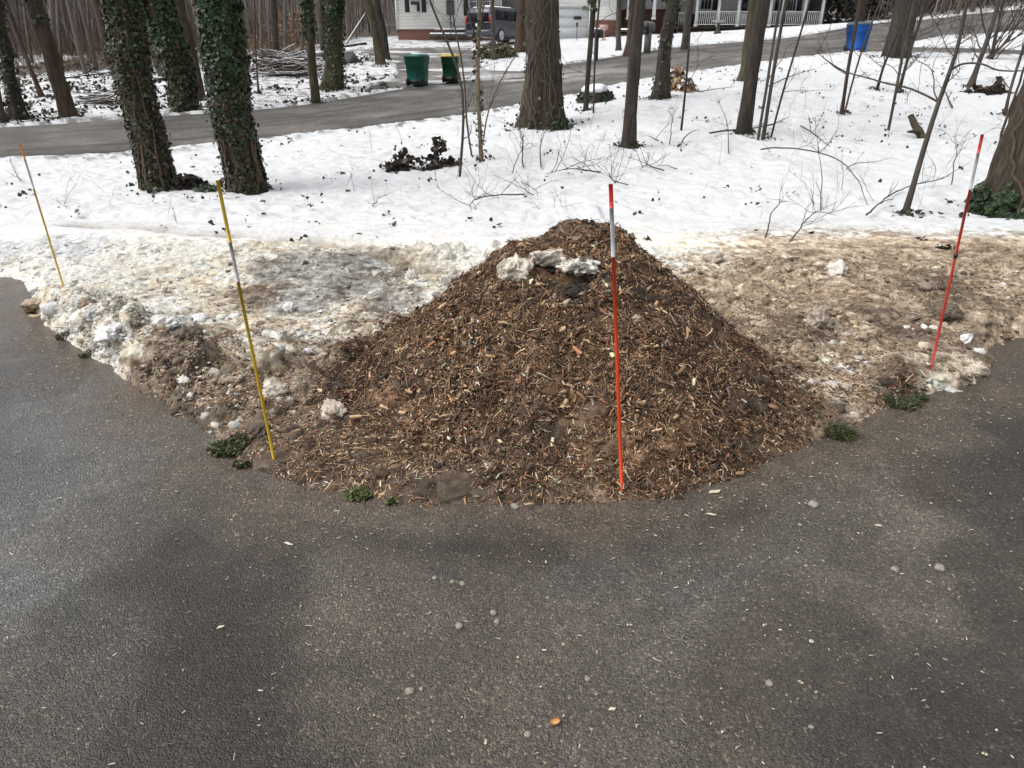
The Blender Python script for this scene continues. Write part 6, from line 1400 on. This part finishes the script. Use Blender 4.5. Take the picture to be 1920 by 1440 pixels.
def brushpile(px, py, w_, h_, n, label, seed):
    rg = np.random.default_rng(seed); b = G(px, py); k = np.linalg.norm(P(px + 1, py, b[1]) - P(px, py, b[1])); R, H = w_ * k / 2, h_ * k; out, sn = [], []
    for i in range(n):
        a = rg.normal(0, .5); d = np.array([math.cos(a), math.sin(a) * .8, rg.normal(0, .22)]) * rg.choice([-1, 1]); L = rg.uniform(.5, 1.6)
        x_, y_ = rg.normal(0, R * .42), rg.normal(0, R * .3); c = np.array([x_, y_, rg.random() * H * max(.1, 1 - (x_ / R) ** 2 - (y_ / R) ** 2) + .03])
        w = np.stack([c - d * L / 2, c + rg.normal(0, .05, 3), c + d * L / 2]); w[:, 2] = np.maximum(w[:, 2], .02); rr_ = rg.uniform(.005, .019); out.append(tube(w, [rr_, rr_ * .9, rr_ * .5], 5))
        if rg.random() < .5: sn.append(tube(w + [0, 0, rr_ * 1.2], [rr_ * .9, rr_ * .9, rr_ * .4], 5))
    r = empty('brush_pile', b, label=label, cat='brush pile'); build('branches', out, M_twigr, parent=r, smooth=True, kind='stuff'); build('snow', sn, M_capsn, parent=r, smooth=True, kind='stuff')
brushpile(540, 140, 105, 40, 480, 'big heap of snowy cut branches in front of the orange undergrowth', 31)
brushpile(205, 195, 64, 14, 90, 'low scatter of dark cut sticks beside the big ivy tree across the road', 32)
# many stemmed bush near the upper road
b = G(1858, 110); r = empty('bare_bush', b, label='fan of many bare dark stems by the upper road at the photo margin', cat='bush'); rgb = np.random.default_rng(12); out = []
for k in range(16):
    d = np.array([rgb.normal(.35, .45), rgb.normal(0, .3), 1.0]); limbs(rgb.normal(0, .1, 3) * [1, 1, 0], d, rgb.uniform(1.8, 2.8), rgb.uniform(.018, .04), 1, rgb, out, .35)
build('branches', out, M_twig, parent=r, smooth=True)
b = G(1805, 72); r = empty('bare_bush', b, label='reddish bare bush beyond the fan of dark stems', cat='bush'); out = []
for k in range(16): limbs(rgb.normal(0, .2, 3) * [1, 1, 0], np.array([rgb.normal(0, .6), rgb.normal(0, .3), 1.0]), rgb.uniform(1.2, 2.2), .014, 1, rgb, out, .5)
build('branches', out, M_twigr, parent=r, smooth=True)

# ------------------------------------------------------------------ leaf litter poking through the snow
rg = np.random.default_rng(77)
def litter(n, xr, yr, cond, size, label, pal):
    x = rg.uniform(*xr, n); y = rg.uniform(*yr, n); k = cond(x, y) & ~inpoly(x, y, ROAD_POLY) & ~inpoly(x, y, DRIVE_POLY); x, y = x[k], y[k]; n = len(x)
    # little clumps of a few leaves
    m = rg.integers(1, 5, n); x, y = np.repeat(x, m) + rg.normal(0, .035, m.sum()), np.repeat(y, m) + rg.normal(0, .035, m.sum()); n = len(x)
    c = np.stack([x, y, zt(x, y) + .035 + rg.uniform(0, .03, n)], -1); nn_ = rg.normal(0, .5, (n, 3)) + [0, 0, .8]; nn_ /= np.linalg.norm(nn_, axis=1)[:, None]
    v, f = leaves(c, nn_, rg.uniform(*size, n), rg); pl = np.array(pal); col = pl[rg.integers(0, len(pl), n)] * np.exp(rg.normal(0, .3, n))[:, None]
    build('leaf_litter', [(v, f, np.repeat(np.c_[col, np.ones(n)], 6, 0))], M_leafcol, kind='stuff', label=label, cat='leaf litter')
LPB = [[.025,.021,.016],[.04,.030,.021],[.03,.035,.018],[.02,.03,.014]]
pts_ = []
for b_, r_ in BASES:
    m_ = int(18 + 170 * r_); a_ = rg.uniform(0, 6.28, m_); d_ = r_ * rg.uniform(.9, 1.25, m_) + np.abs(rg.normal(0, .07 + .25 * r_, m_)); x_, y_ = b_[0] + d_ * np.cos(a_), b_[1] + d_ * np.sin(a_)
    pts_.append(np.stack([x_, y_, zt(x_, y_) + rg.uniform(.015, .05, m_)], -1))
c = np.vstack(pts_); nn_ = rg.normal(0, .5, c.shape) + [0, 0, .8]; nn_ /= np.linalg.norm(nn_, axis=1)[:, None]; v, f = leaves(c, nn_, rg.uniform(.03, .08, len(c)), rg); pl = np.array(LPB)
build('leaf_litter', [(v, f, np.repeat(np.c_[pl[rg.integers(0, 4, len(c))], np.ones(len(c))], 6, 0))], M_leafcol, kind='stuff', label='dark leaves and ivy bits gathered round the feet of the trunks', cat='leaf litter')
LP = [[.022,.020,.015],[.035,.030,.02],[.05,.036,.024],[.028,.032,.018]]
litter(2300, (-12, 16), (6.6, 26), lambda x, y: rg.random(len(x)) < .10 + .9 * (fbm(x * .8, y * .8, 141, 3) > .56), (.018, .062), 'dark dead leaves scattered over the snowy lawn', LP)
litter(5000, (-24, -1), (17, 40), lambda x, y: (fbm(x * .9, y * .9, 142, 3) > .46) & (y > 20 + x * .25), (.05, .14), 'dark dead leaves and bits poking through the snow across the road', LP)
